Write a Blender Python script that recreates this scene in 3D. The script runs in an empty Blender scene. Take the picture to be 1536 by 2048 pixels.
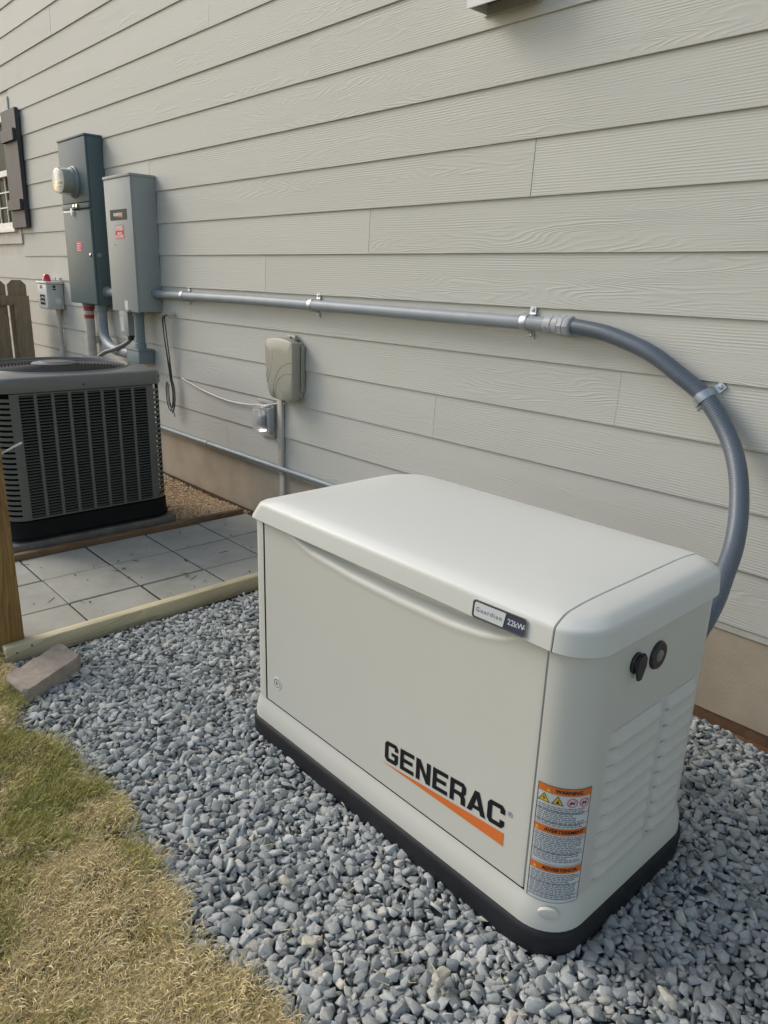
import bpy, bmesh, math, random
import numpy as np
from mathutils import Vector, Matrix, Euler
random.seed(7); rng = np.random.default_rng(11)
PI = math.pi
S = bpy.context.scene
C = S.collection

# ---------------------------------------------------------------- camera
cd = bpy.data.cameras.new('Camera'); cam = bpy.data.objects.new('Camera', cd); C.objects.link(cam); S.camera = cam
cd.sensor_fit = 'HORIZONTAL'; cd.sensor_width = 36.0; cd.lens = 36.0*1477.21/1536.0
cd.clip_start = 0.02; cd.clip_end = 600
PITCH, YAW, ROLL = 0.3024496, 0.82527598, 0.0321135
F = Vector((-math.sin(YAW)*math.cos(PITCH), math.cos(YAW)*math.cos(PITCH), -math.sin(PITCH)))
R0 = F.cross(Vector((0, 0, 1))).normalized(); U0 = R0.cross(F)
R = R0*math.cos(ROLL) + U0*math.sin(ROLL); U = -R0*math.sin(ROLL) + U0*math.cos(ROLL)
M = Matrix((R, U, -F)).transposed().to_4x4(); M.translation = Vector((0, -2.17093, 1.26215))
cam.matrix_world = M

# ---------------------------------------------------------------- light
SUN_EL, SUN_TO = math.radians(37), math.atan2(0.129, 0.295)      # light travels towards SUN_TO (angle from +X)
W = bpy.data.worlds.new('World'); S.world = W; W.use_nodes = True
wn = W.node_tree; bg = wn.nodes['Background']
sky = wn.nodes.new('ShaderNodeTexSky'); sky.sky_type = 'NISHITA'; sky.sun_disc = False
sky.sun_elevation = SUN_EL; sky.air_density = 1.0; sky.dust_density = 1.6; sky.ozone_density = 1.0
from_dir = Vector((-math.cos(SUN_TO)*math.cos(SUN_EL), -math.sin(SUN_TO)*math.cos(SUN_EL), math.sin(SUN_EL)))
sky.sun_rotation = math.atan2(from_dir.x, from_dir.y)
wb = wn.nodes.new('ShaderNodeMix'); wb.data_type = 'RGBA'; wb.blend_type = 'MULTIPLY'; wb.inputs[0].default_value = 1.0; wb.inputs[7].default_value = (1.10, 1.0, 0.885, 1)   # hazy, slightly greenish sky
wn.links.new(sky.outputs[0], wb.inputs[6]); wn.links.new(wb.outputs[2], bg.inputs[0]); bg.inputs[1].default_value = 0.15
sd = bpy.data.lights.new('Sun', 'SUN'); sun = bpy.data.objects.new('Sun', sd); C.objects.link(sun)
sd.energy = 0.97; sd.angle = math.radians(25); sd.color = (0.985, 1.0, 0.985)
sun.rotation_euler = from_dir.to_track_quat('Z', 'Y').to_euler(); sun.location = (-6, -6, 6)
S.view_settings.view_transform = 'Standard'; S.view_settings.look = 'None'
S.view_settings.exposure = 0.64; S.view_settings.gamma = 1.0

# ---------------------------------------------------------------- materials
def nmat(name):
    m = bpy.data.materials.new(name); m.use_nodes = True
    return m, m.node_tree, m.node_tree.nodes['Principled BSDF']
def N(t, kind, **kw):
    n = t.nodes.new(kind)
    for k, v in kw.items():
        if k.startswith('i_'): n.inputs[k[2:].replace('_', ' ')].default_value = v
        else: setattr(n, k, v)
    return n
def ramp(t, stops, interp='LINEAR'):
    n = t.nodes.new('ShaderNodeValToRGB'); e = n.color_ramp.elements; n.color_ramp.interpolation = interp
    while len(e) < len(stops): e.new(0.5)
    for q, (p, c) in zip(e, stops): q.position = p; q.color = (*c, 1) if len(c) == 3 else c
    return n
def math_(t, op, a, b=None, c=None):
    n = t.nodes.new('ShaderNodeMath'); n.operation = op
    for i, v in enumerate((a, b, c)):
        if v is None: continue
        if isinstance(v, (int, float)): n.inputs[i].default_value = v
        else: t.links.new(v, n.inputs[i])
    return n.outputs[0]
def coords(t, scale=(1, 1, 1), out='Object'):
    c = t.nodes.new('ShaderNodeTexCoord'); m = t.nodes.new('ShaderNodeMapping'); m.inputs['Scale'].default_value = scale
    t.links.new(c.outputs[out], m.inputs[0]); return m.outputs[0]
def noise(t, vec, scale, detail=4, rough=0.55, dist=0.0):
    n = N(t, 'ShaderNodeTexNoise', i_Scale=scale, i_Detail=detail, i_Roughness=rough, i_Distortion=dist)
    t.links.new(vec, n.inputs['Vector']); return n.outputs[0]
def plain(name, col, rough=0.5, metal=0.0, var=0.10, vs=9.0, bump=0.0, bs=200.0, spec=0.5, dist=0.001, coat=0.0):
    """paint / plastic / metal with a faint mottle in colour and roughness and a fine surface bump"""
    m, t, b = nmat(name); v = coords(t)
    n = noise(t, v, vs, 5)
    lo = tuple(c*(1-var) for c in col); hi = tuple(min(1, c*(1+var)) for c in col)
    r = ramp(t, [(0.3, lo), (0.7, hi)]); t.links.new(n, r.inputs[0]); t.links.new(r.outputs[0], b.inputs['Base Color'])
    rr = N(t, 'ShaderNodeMapRange'); rr.inputs[3].default_value = rough-0.06; rr.inputs[4].default_value = min(1, rough+0.06)
    n2 = noise(t, v, vs*3.1, 4); t.links.new(n2, rr.inputs[0]); t.links.new(rr.outputs[0], b.inputs['Roughness'])
    b.inputs['Metallic'].default_value = metal; b.inputs['Specular IOR Level'].default_value = spec
    b.inputs['Coat Weight'].default_value = coat
    if bump:
        n3 = noise(t, v, bs, 3); bp = N(t, 'ShaderNodeBump', i_Strength=bump, i_Distance=dist)
        t.links.new(n3, bp.inputs['Height']); t.links.new(bp.outputs[0], b.inputs['Normal'])
    return m
def siding_mat(name, col):
    m, t, b = nmat(name)
    tc = t.nodes.new('ShaderNodeTexCoord'); g = t.nodes.new('ShaderNodeNewGeometry')
    isl = g.outputs['Random Per Island']
    off = t.nodes.new('ShaderNodeCombineXYZ')
    t.links.new(math_(t, 'MULTIPLY', isl, 173.0), off.inputs[0]); t.links.new(math_(t, 'MULTIPLY', isl, 61.0), off.inputs[2])
    add = N(t, 'ShaderNodeVectorMath', operation='ADD'); t.links.new(tc.outputs['Object'], add.inputs[0]); t.links.new(off.outputs[0], add.inputs[1])
    def mp(s):
        q = t.nodes.new('ShaderNodeMapping'); q.inputs['Scale'].default_value = s; t.links.new(add.outputs[0], q.inputs[0]); return q.outputs[0]
    sep = t.nodes.new('ShaderNodeSeparateXYZ'); t.links.new(tc.outputs['Object'], sep.inputs[0])
    field = noise(t, mp((0.55, 1, 5.0)), 1.6, 2, 0.5)                 # long figure of the grain
    wob = noise(t, mp((9.0, 1, 22.0)), 1.0, 2, 0.5)                    # small kinks
    ph = math_(t, 'ADD', math_(t, 'MULTIPLY', field, 210.0), math_(t, 'MULTIPLY', sep.outputs[2], 640.0))
    ph = math_(t, 'ADD', ph, math_(t, 'MULTIPLY', wob, 6.0))
    wave = math_(t, 'POWER', math_(t, 'MULTIPLY_ADD', math_(t, 'SINE', ph), 0.5, 0.5), 2.2)      # broad cathedral figure
    straight = noise(t, mp((0.45, 1, 2.2)), 1.0, 2, 0.5)
    ph2 = math_(t, 'ADD', math_(t, 'MULTIPLY', straight, 45.0), math_(t, 'MULTIPLY', sep.outputs[2], 720.0))
    ph2 = math_(t, 'ADD', ph2, math_(t, 'MULTIPLY', wob, 3.2))
    wave2 = math_(t, 'POWER', math_(t, 'MULTIPLY_ADD', math_(t, 'SINE', ph2), 0.5, 0.5), 1.7)    # close straight lines
    amp = noise(t, mp((0.5, 1, 6.0)), 1.3, 2, 0.5)
    ar = N(t, 'ShaderNodeMapRange'); ar.inputs[1].default_value = 0.44; ar.inputs[2].default_value = 0.58; t.links.new(amp, ar.inputs[0])
    br = noise(t, mp((1.6, 1, 14.0)), 1.5, 3, 0.6)
    bv = N(t, 'ShaderNodeMapRange'); bv.inputs[1].default_value = 0.30; bv.inputs[2].default_value = 0.62; t.links.new(br, bv.inputs[0])
    fine = noise(t, mp((6.0, 1, 210.0)), 1.0, 2, 0.5)
    a1 = math_(t, 'MULTIPLY', math_(t, 'MULTIPLY', wave, ar.outputs[0]), 1.0)
    a2 = math_(t, 'MULTIPLY', math_(t, 'MULTIPLY', wave2, math_(t, 'SUBTRACT', 1.0, ar.outputs[0])), 0.85)
    h = math_(t, 'ADD', math_(t, 'MULTIPLY', math_(t, 'ADD', a1, a2), bv.outputs[0]), math_(t, 'MULTIPLY', fine, 0.45))
    bp = N(t, 'ShaderNodeBump', i_Strength=0.52, i_Distance=0.0016); t.links.new(h, bp.inputs['Height']); t.links.new(bp.outputs[0], b.inputs['Normal'])
    # paint: slight plank-to-plank and cloudy variation, faint dusting low on the wall is left to light
    cl = noise(t, mp((1.2, 1, 3.0)), 1.3, 4, 0.6)
    f = math_(t, 'ADD', math_(t, 'MULTIPLY', isl, 0.35), math_(t, 'MULTIPLY', cl, 0.65))
    r = ramp(t, [(0.2, tuple(c*0.95 for c in col)), (0.8, tuple(c*1.04 for c in col))]); t.links.new(f, r.inputs[0]); t.links.new(r.outputs[0], b.inputs['Base Color'])
    b.inputs['Roughness'].default_value = 0.62; b.inputs['Specular IOR Level'].default_value = 0.35
    return m
def wood_mat(name, c1, c2, axis, rough=0.75, sc=1.0):
    m, t, b = nmat(name)
    s = {'X': (1.2, 16, 16), 'Y': (16, 1.2, 16), 'Z': (16, 16, 1.2)}[axis]
    s = tuple(q*sc for q in s)
    v = coords(t, s); f = noise(t, v, 1.0, 3, 0.5, 0.6)
    ph = math_(t, 'FRACT', math_(t, 'MULTIPLY', f, 9.0))
    r = ramp(t, [(0.0, c1), (0.55, tuple((a+d)/2 for a, d in zip(c1, c2))), (0.92, c2), (1.0, c1)]); t.links.new(ph, r.inputs[0])
    big = noise(t, coords(t, (3, 3, 3)), 1.0, 4)
    mx = N(t, 'ShaderNodeMix', data_type='RGBA', blend_type='MULTIPLY'); mx.inputs[0].default_value = 0.6
    r2 = ramp(t, [(0.3, (0.62, 0.6, 0.56)), (0.7, (1.1, 1.1, 1.1))]); t.links.new(big, r2.inputs[0])
    t.links.new(r.outputs[0], mx.inputs[6]); t.links.new(r2.outputs[0], mx.inputs[7]); t.links.new(mx.outputs[2], b.inputs['Base Color'])
    b.inputs['Roughness'].default_value = rough
    bp = N(t, 'ShaderNodeBump', i_Strength=0.35, i_Distance=0.0015); t.links.new(ph, bp.inputs['Height']); t.links.new(bp.outputs[0], b.inputs['Normal'])
    return m
def ground_mat(name, c1, c2, scale, bump=0.5, dist=0.01, rough=0.95, c3=None):
    m, t, b = nmat(name); v = coords(t)
    n = noise(t, v, scale, 8, 0.65)
    st = [(0.3, c1), (0.7, c2)] if c3 is None else [(0.28, c1), (0.5, c2), (0.72, c3)]
    r = ramp(t, st); t.links.new(n, r.inputs[0]); t.links.new(r.outputs[0], b.inputs['Base Color'])
    b.inputs['Roughness'].default_value = rough; b.inputs['Specular IOR Level'].default_value = 0.2
    n2 = noise(t, v, scale*5, 6, 0.7); bp = N(t, 'ShaderNodeBump', i_Strength=bump, i_Distance=dist)
    t.links.new(n2, bp.inputs['Height']); t.links.new(bp.outputs[0], b.inputs['Normal'])
    return m
def stone_mat(name, stops, nscale=60, bump=0.5, rough=0.85):
    """loose stones: every stone (mesh island) its own shade, a fine mineral speckle on top"""
    m, t, b = nmat(name); g = t.nodes.new('ShaderNodeNewGeometry'); v = coords(t)
    r = ramp(t, stops); t.links.new(g.outputs['Random Per Island'], r.inputs[0])
    n = noise(t, v, nscale, 6, 0.7); r2 = ramp(t, [(0.3, (0.72, 0.72, 0.72)), (0.7, (1.15, 1.15, 1.15))]); t.links.new(n, r2.inputs[0])
    mx = N(t, 'ShaderNodeMix', data_type='RGBA', blend_type='MULTIPLY'); mx.inputs[0].default_value = 0.8
    t.links.new(r.outputs[0], mx.inputs[6]); t.links.new(r2.outputs[0], mx.inputs[7]); t.links.new(mx.outputs[2], b.inputs['Base Color'])
    b.inputs['Roughness'].default_value = rough; b.inputs['Specular IOR Level'].default_value = 0.25
    n2 = noise(t, v, nscale*2.5, 5, 0.7); bp = N(t, 'ShaderNodeBump', i_Strength=bump, i_Distance=0.002)
    t.links.new(n2, bp.inputs['Height']); t.links.new(bp.outputs[0], b.inputs['Normal'])
    return m
def glass_mat(name, col=(0.95, 0.97, 0.95), rough=0.03, ior=1.2):
    m, t, b = nmat(name); b.inputs['Base Color'].default_value = (*col, 1); b.inputs['Transmission Weight'].default_value = 1.0
    b.inputs['Roughness'].default_value = rough; b.inputs['IOR'].default_value = ior
    n = noise(t, coords(t), 30, 2); bp = N(t, 'ShaderNodeBump', i_Strength=0.05, i_Distance=0.001); t.links.new(n, bp.inputs['Height']); t.links.new(bp.outputs[0], b.inputs['Normal'])
    return m
mt = {}
mt['siding'] = siding_mat('painted_fibre_cement', (0.494, 0.490, 0.436))
mt['trim'] = plain('trim_paint', (0.455, 0.45, 0.40), 0.6, bump=0.15)
mt['found'] = plain('painted_foundation', (0.385, 0.325, 0.245), 0.78, var=0.13, vs=5, bump=0.4, bs=150, dist=0.002)
mt['footing'] = ground_mat('bare_footing', (0.10, 0.06, 0.035), (0.20, 0.12, 0.07), 14, 0.4, 0.006)
mt['white'] = plain('white_vinyl', (0.68, 0.68, 0.64), 0.45)
mt['shutter'] = wood_mat('shutter_charcoal', (0.045, 0.045, 0.052), (0.06, 0.06, 0.068), 'Z', 0.6)
mt['pane'] = plain('tree_reflection_glass', (0.018, 0.03, 0.024), 0.4, var=0.3, spec=0.03)  # opaque dark green: reflected trees put into the pane's colour
mt['blind'] = plain('blind_slats', (0.05, 0.085, 0.065), 0.7, spec=0.05)
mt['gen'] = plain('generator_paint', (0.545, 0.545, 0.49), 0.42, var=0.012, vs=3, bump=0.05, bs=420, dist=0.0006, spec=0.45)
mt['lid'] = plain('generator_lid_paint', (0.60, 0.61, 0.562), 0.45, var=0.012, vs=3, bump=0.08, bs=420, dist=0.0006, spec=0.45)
mt['pad'] = plain('black_composite', (0.014, 0.015, 0.018), 0.6, var=0.35, vs=14, bump=0.25, bs=160, spec=0.3)
mt['black'] = plain('black_plastic', (0.012, 0.012, 0.014), 0.4, var=0.2)
mt['blackink'] = plain('black_ink', (0.011, 0.011, 0.014), 0.55, var=0.1, spec=0.2)
mt['orange'] = plain('orange_ink', (0.62, 0.16, 0.035), 0.6, var=0.03, spec=0.2)
mt['labelwhite'] = plain('label_white', (0.55, 0.58, 0.58), 0.35, var=0.02)
mt['greyink'] = plain('grey_ink', (0.14, 0.16, 0.18), 0.5, var=0.05)
mt['yellow'] = plain('yellow_ink', (0.70, 0.48, 0.03), 0.45, var=0.03)
mt['redink'] = plain('red_ink', (0.55, 0.03, 0.05), 0.6, var=0.05, spec=0.2)
mt['pinkink'] = plain('faded_red_ink', (0.66, 0.10, 0.14), 0.6, var=0.08, spec=0.2)
mt['navy'] = plain('navy_badge', (0.045, 0.05, 0.085), 0.22, var=0.1, coat=0.4)
mt['chrome'] = plain('chrome', (0.55, 0.56, 0.58), 0.16, 1.0, var=0.1)
mt['lens'] = plain('grey_lens', (0.16, 0.155, 0.14), 0.3)
mt['meterpaint'] = plain('meter_panel_paint', (0.100, 0.140, 0.150), 0.5, var=0.04, vs=5, bump=0.03, spec=0.2)
mt['tspaint'] = plain('switch_paint', (0.325, 0.345, 0.33), 0.52, var=0.03, vs=5, bump=0.05, bs=300, spec=0.2)
mt['conduit'] = plain('grey_pvc', (0.25, 0.28, 0.30), 0.46, var=0.07, vs=11, spec=0.4)
mt['jbox'] = plain('grey_box_pvc', (0.20, 0.245, 0.255), 0.5, var=0.06, spec=0.35)
mt['hose'] = plain('flexible_conduit_pvc', (0.092, 0.115, 0.140), 0.34, var=0.06, vs=8)
mt['fitting'] = plain('fitting_pvc', (0.36, 0.375, 0.38), 0.42, var=0.06)
mt['zinc'] = plain('zinc_strap', (0.46, 0.50, 0.53), 0.38, 0.7, var=0.12, vs=40)
mt['galv'] = plain('galvanised_pipe', (0.24, 0.27, 0.285), 0.52, 0.15, var=0.12, vs=20, spec=0.4)
mt['beige'] = plain('beige_plastic', (0.33, 0.32, 0.255), 0.45, var=0.05)
mt['beigedark'] = plain('beige_groove', (0.14, 0.13, 0.105), 0.6)
mt['beigelight'] = plain('beige_groove_pale', (0.40, 0.39, 0.31), 0.5)
mt['raceway'] = plain('raceway_plastic', (0.47, 0.44, 0.385), 0.6, var=0.08, spec=0.3)
mt['pvcdirty'] = plain('weathered_pvc', (0.50, 0.475, 0.43), 0.6, var=0.14, vs=18, spec=0.3)
mt['redtape'] = plain('red_tape', (0.36, 0.035, 0.03), 0.45, var=0.1)
mt['redlens'] = plain('red_beacon_lens', (0.50, 0.012, 0.02), 0.15, coat=0.5)
mt['alarm'] = plain('alarm_grey', (0.50, 0.52, 0.50), 0.45)
mt['alarmlid'] = plain('alarm_lid', (0.66, 0.67, 0.64), 0.4)
mt['cable'] = plain('black_cable', (0.035, 0.032, 0.030), 0.5, var=0.15)
mt['greycable'] = plain('grey_cable', (0.16, 0.145, 0.125), 0.5, var=0.15)
mt['whitecable'] = plain('white_cable', (0.60, 0.58, 0.54), 0.45)
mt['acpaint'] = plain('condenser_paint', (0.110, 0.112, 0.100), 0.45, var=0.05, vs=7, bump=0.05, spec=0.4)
mt['accover'] = plain('condenser_paint_skylit', (0.145, 0.148, 0.138), 0.42, var=0.05, vs=7, bump=0.05, spec=0.5)  # condenser paint made paler; the cover's extra sky light is in the colour
mt['acgrille'] = plain('condenser_grille', (0.040, 0.042, 0.044), 0.55, var=0.1, spec=0.2)
mt['acdark'] = plain('condenser_coil', (0.006, 0.006, 0.006), 0.8, var=0.3, vs=60, spec=0.1)
mt['acbase'] = plain('condenser_base', (0.008, 0.008, 0.008), 0.7, var=0.2, spec=0.15)
mt['concrete'] = ground_mat('pad_concrete', (0.10, 0.093, 0.078), (0.19, 0.18, 0.155), 9, 0.25, 0.003)
mt['paver'] = ground_mat('concrete_paver', (0.30, 0.295, 0.25), (0.40, 0.39, 0.335), 6, 0.35, 0.002, 0.92)
mt['joint'] = ground_mat('joint_sand', (0.035, 0.032, 0.026), (0.09, 0.08, 0.06), 40, 0.6)
mt['timber'] = wood_mat('new_pine_edging', (0.60, 0.53, 0.345), (0.48, 0.41, 0.25), 'Y', 0.75)
mt['oldtimber'] = wood_mat('weathered_edging', (0.22, 0.135, 0.07), (0.13, 0.08, 0.042), 'Y', 0.85)
mt['post'] = wood_mat('treated_post', (0.30, 0.185, 0.062), (0.17, 0.095, 0.03), 'Z', 0.7, 1.3)
mt['fence'] = wood_mat('stained_fence', (0.32, 0.245, 0.155), (0.23, 0.175, 0.115), 'Z', 0.8)
mt['block'] = ground_mat('pink_concrete', (0.25, 0.21, 0.168), (0.37, 0.32, 0.265), 26, 0.5, 0.004, 0.95)
mt['gravel'] = stone_mat('blue_grey_gravel', [(0.0, (0.22, 0.235, 0.225)), (0.25, (0.34, 0.355, 0.34)), (0.7, (0.44, 0.455, 0.43)), (0.93, (0.54, 0.55, 0.52)), (0.97, (0.45, 0.44, 0.39)), (1.0, (0.58, 0.55, 0.47))], 110, 1.0)
mt['gravelbed'] = ground_mat('gravel_dust', (0.14, 0.155, 0.165), (0.24, 0.26, 0.275), 60, 0.8)
mt['peabed'] = ground_mat('pea_gravel_fines', (0.20, 0.13, 0.07), (0.34, 0.23, 0.13), 40)
mt['pea'] = stone_mat('tan_pea_gravel', [(0.0, (0.58, 0.42, 0.25)), (0.5, (0.72, 0.56, 0.36)), (0.85, (0.80, 0.66, 0.46)), (1.0, (0.62, 0.34, 0.17))], 90, 0.3)
mt['palestone'] = stone_mat('pale_stone', [(0, (0.50, 0.47, 0.38)), (1, (0.58, 0.54, 0.43))], 50, 0.5)
mt['soil'] = ground_mat('red_clay_soil', (0.11, 0.055, 0.028), (0.22, 0.12, 0.065), 18, 0.8, 0.02, c3=(0.27, 0.16, 0.09))
mt['lawnsoil'] = ground_mat('lawn_thatch', (0.13, 0.10, 0.045), (0.27, 0.215, 0.10), 45, 0.9, 0.02, c3=(0.29, 0.185, 0.09))
mt['far'] = ground_mat('yard_grass_far', (0.06, 0.07, 0.025), (0.16, 0.13, 0.06), 3, 0.5, 0.05)
mt['litter'] = plain('leaf_litter', (0.055, 0.042, 0.03), 0.8, var=0.4, vs=60)
mt['meterface'] = plain('meter_face', (0.42, 0.44, 0.395), 0.5, var=0.05)
mt['glass'] = glass_mat('clear_cover', (0.97, 0.98, 0.97), 0.05); mt['clear'] = glass_mat('clear_polycarbonate', (0.97, 0.98, 0.98), 0.45)
m_, t_, b_ = nmat('grass_blades'); a_ = N(t_, 'ShaderNodeAttribute', attribute_name='tint'); t_.links.new(a_.outputs['Color'], b_.inputs['Base Color'])
b_.inputs['Roughness'].default_value = 0.65; b_.inputs['Specular IOR Level'].default_value = 0.25; mt['grass'] = m_

# ---------------------------------------------------------------- object helpers
def tag(o, label=None, cat=None, group=None, kind=None):
    for k, v in (('label', label), ('category', cat), ('group', group), ('kind', kind)):
        if v: o[k] = v
    return o
def thing(name, label, cat, loc=(0, 0, 0), group=None):
    o = bpy.data.objects.new(name, None); C.objects.link(o); o.location = loc; o.empty_display_size = 0.1
    return tag(o, label, cat, group)
def base_of(o):
    v = Vector((0, 0, 0))
    while o is not None: v = v + Vector(o.location); o = o.parent
    return v
def obj(name, bm, mat, parent=None, sharp=None, loc=None):
    """bm holds WORLD coordinates; the object sits at its parent's base (or at loc)"""
    org = base_of(parent) if parent is not None else Vector(loc or (0, 0, 0))
    me = bpy.data.meshes.new(name)
    bmesh.ops.translate(bm, verts=bm.verts, vec=-org)
    bm.normal_update(); bm.to_mesh(me); bm.free()
    me.materials.append(mt[mat])
    if sharp is not None:
        me.polygons.foreach_set('use_smooth', [True]*len(me.polygons)); me.set_sharp_from_angle(angle=math.radians(sharp))
    o = bpy.data.objects.new(name, me); C.objects.link(o)
    if parent is not None: o.parent = parent
    else: o.location = org
    return o
def BM(): return bmesh.new()
def box(bm, x0, x1, y0, y1, z0, z1, bev=0.0, seg=2):
    vs = [bm.verts.new((x, y, z)) for x in (x0, x1) for y in (y0, y1) for z in (z0, z1)]
    fs = [bm.faces.new([vs[i] for i in f]) for f in ((0, 1, 3, 2), (4, 6, 7, 5), (0, 4, 5, 1), (2, 3, 7, 6), (0, 2, 6, 4), (1, 5, 7, 3))]
    if bev:
        es = list({e for f in fs for e in f.edges})
        bmesh.ops.bevel(bm, geom=es, offset=bev, segments=seg, affect='EDGES', profile=0.5)
    return vs
def bbox(*a, **k):
    bm = BM(); box(bm, *a, **k); return bm
def loft(bm, loops, closed=True, cap0=True, cap1=True):
    L = [[bm.verts.new(p) for p in lp] for lp in loops]; n = len(L[0])
    for a, b in zip(L, L[1:]):
        for i in range(n if closed else n-1):
            j = (i+1) % n; bm.faces.new((a[i], a[j], b[j], b[i]))
    if cap0 and closed: bm.faces.new(list(reversed(L[0])))
    if cap1 and closed: bm.faces.new(L[-1])
    return L
def tube(bm, pts, r, seg=14, caps=True):
    pts = [Vector(p) for p in pts]; n = len(pts); rr = r if hasattr(r, '__len__') else [r]*n
    tang = [(pts[min(i+1, n-1)]-pts[max(i-1, 0)]).normalized() for i in range(n)]
    up = Vector((0, 0, 1)) if abs(tang[0].z) < 0.9 else Vector((1, 0, 0)); x = tang[0].cross(up).normalized()
    loops = []
    for p, t, q in zip(pts, tang, rr):
        x = (x - t*x.dot(t)).normalized(); y = t.cross(x)
        loops.append([p + (x*math.cos(a)+y*math.sin(a))*q for a in (2*PI*k/seg for k in range(seg))])
    loft(bm, loops, True, caps, caps)
def cyl(bm, a, b, r, seg=24): tube(bm, [a, b], r, seg)
def lathe(bm, org, axis, prof, seg=32):
    """prof: (distance along axis, radius)"""
    org = Vector(org); ax = Vector(axis).normalized(); x = ax.orthogonal().normalized(); y = ax.cross(x)
    loops = [[org+ax*d+(x*math.cos(2*PI*k/seg)+y*math.sin(2*PI*k/seg))*max(r, 1e-4) for k in range(seg)] for d, r in prof]
    loft(bm, loops)
def spline(pts, n):
    """Catmull-Rom through pts, resampled evenly"""
    P = [Vector(p) for p in pts]; P = [P[0]*2-P[1]]+P+[P[-1]*2-P[-2]]; out = []
    for i in range(1, len(P)-2):
        for k in range(24):
            t = k/24; a, b, c, d = P[i-1], P[i], P[i+1], P[i+2]
            out.append(0.5*((2*b)+(c-a)*t+(2*a-5*b+4*c-d)*t*t+(3*b-a-3*c+d)*t**3))
    out.append(P[-2]); L = [0]
    for a, b in zip(out, out[1:]): L.append(L[-1]+(b-a).length)
    res = []; j = 0
    for k in range(n):
        s = L[-1]*k/(n-1)
        while j < len(L)-2 and L[j+1] < s: j += 1
        f = (s-L[j])/max(1e-9, L[j+1]-L[j]); res.append(out[j].lerp(out[j+1], min(1, max(0, f))))
    return res
def rrect(x0, x1, y0, y1, r, z, n=7, rl=None, rb=None):
    r = max(r, 0.002); rl = r if rl is None else rl; rb = rl if rb is None else rb; P = []
    for cx, cy, a0, r in ((x1-r, y0+r, -PI/2, r), (x1-r, y1-r, 0, r), (x0+rb, y1-rb, PI/2, rb), (x0+rl, y0+rl, PI, rl)):
        for k in range(n+1):
            a = a0+PI/2*k/n; P.append((cx+r*math.cos(a), cy+r*math.sin(a), z))
    return P
class Plane:
    def __init__(s, o, u, v):
        s.o = Vector(o); s.u = Vector(u).normalized(); s.v = Vector(v).normalized(); s.n = s.u.cross(s.v)
    def __call__(s, a, b, c=0.0): return s.o+s.u*a+s.v*b+s.n*c
def poly(bm, P, loops, c=0.001, thick=0.0):
    """filled flat outline (loops: outer and holes as (a, b)) on plane P, c above it"""
    cu = bpy.data.curves.new('outline', 'CURVE'); cu.dimensions = '2D'; cu.fill_mode = 'BOTH'; cu.extrude = thick/2
    for lp in loops:
        sp = cu.splines.new('POLY'); sp.points.add(len(lp)-1); sp.use_cyclic_u = True
        for q, (a, b) in zip(sp.points, lp): q.co = (a, b, 0, 1)
    _curve_to(bm, cu, P, c+thick/2)
def _curve_to(bm, cu, P, c):
    o = bpy.data.objects.new('outline', cu); C.objects.link(o); dg = bpy.context.evaluated_depsgraph_get(); dg.update()
    me = bpy.data.meshes.new_from_object(o.evaluated_get(dg))
    vs = [bm.verts.new(P(v.co.x, v.co.y, c+v.co.z)) for v in me.vertices]
    for f in me.polygons:
        try: bm.faces.new([vs[i] for i in f.vertices])
        except ValueError: pass
    bpy.data.objects.remove(o); bpy.data.curves.remove(cu); bpy.data.meshes.remove(me)
def text(bm, P, body, size, a=0.0, b=0.0, c=0.001, bold=0.0, space=1.0, align='LEFT'):
    cu = bpy.data.curves.new('lettering', 'FONT'); cu.body = body; cu.size = size; cu.offset = bold; cu.space_character = space
    cu.align_x = align; cu.align_y = 'CENTER'; cu.resolution_u = 3
    Q = lambda x, y, z: P(x+a, y+b, z)
    _curve_to(bm, cu, Q, c)
def rect(a0, a1, b0, b1): return [(a0, b0), (a1, b0), (a1, b1), (a0, b1)]
def rrect2(a0, a1, b0, b1, r, n=5): return [(x, y) for x, y, _ in rrect(a0, a1, b0, b1, r, 0, n)]
def disc2(a, b, r, n=28): return [(a+r*math.cos(2*PI*k/n), b+r*math.sin(2*PI*k/n)) for k in range(n)]
def struct(name, bm, mat): return tag(obj(name, bm, mat), kind='structure')
def quad(bm, x0, x1, y0, y1, z): bm.faces.new([bm.verts.new(p) for p in ((x0, y0, z), (x1, y0, z), (x1, y1, z), (x0, y1, z))])
def fastmesh(name, V, faces_list, mat, smooth=False, col=None):
    """big loose meshes (stones, grass): V (n,3); faces_list of int arrays (m,k)"""
    me = bpy.data.meshes.new(name); me.vertices.add(len(V)); me.vertices.foreach_set('co', V.astype(np.float32).ravel())
    loops = np.concatenate([f.ravel() for f in faces_list]); sizes = np.concatenate([np.full(len(f), f.shape[1]) for f in faces_list])
    st = np.concatenate([[0], np.cumsum(sizes)[:-1]])
    me.loops.add(len(loops)); me.loops.foreach_set('vertex_index', loops.astype(np.int32))
    me.polygons.add(len(sizes)); me.polygons.foreach_set('loop_start', st.astype(np.int32))
    if smooth: me.polygons.foreach_set('use_smooth', np.ones(len(sizes), bool))
    if col is not None:
        a = me.attributes.new('tint', 'FLOAT_COLOR', 'POINT'); a.data.foreach_set('color', np.c_[col, np.ones(len(col))].astype(np.float32).ravel())
    me.update(calc_edges=True); me.validate(); me.materials.append(mt[mat])
    o = bpy.data.objects.new(name, me); C.objects.link(o); return o

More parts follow.
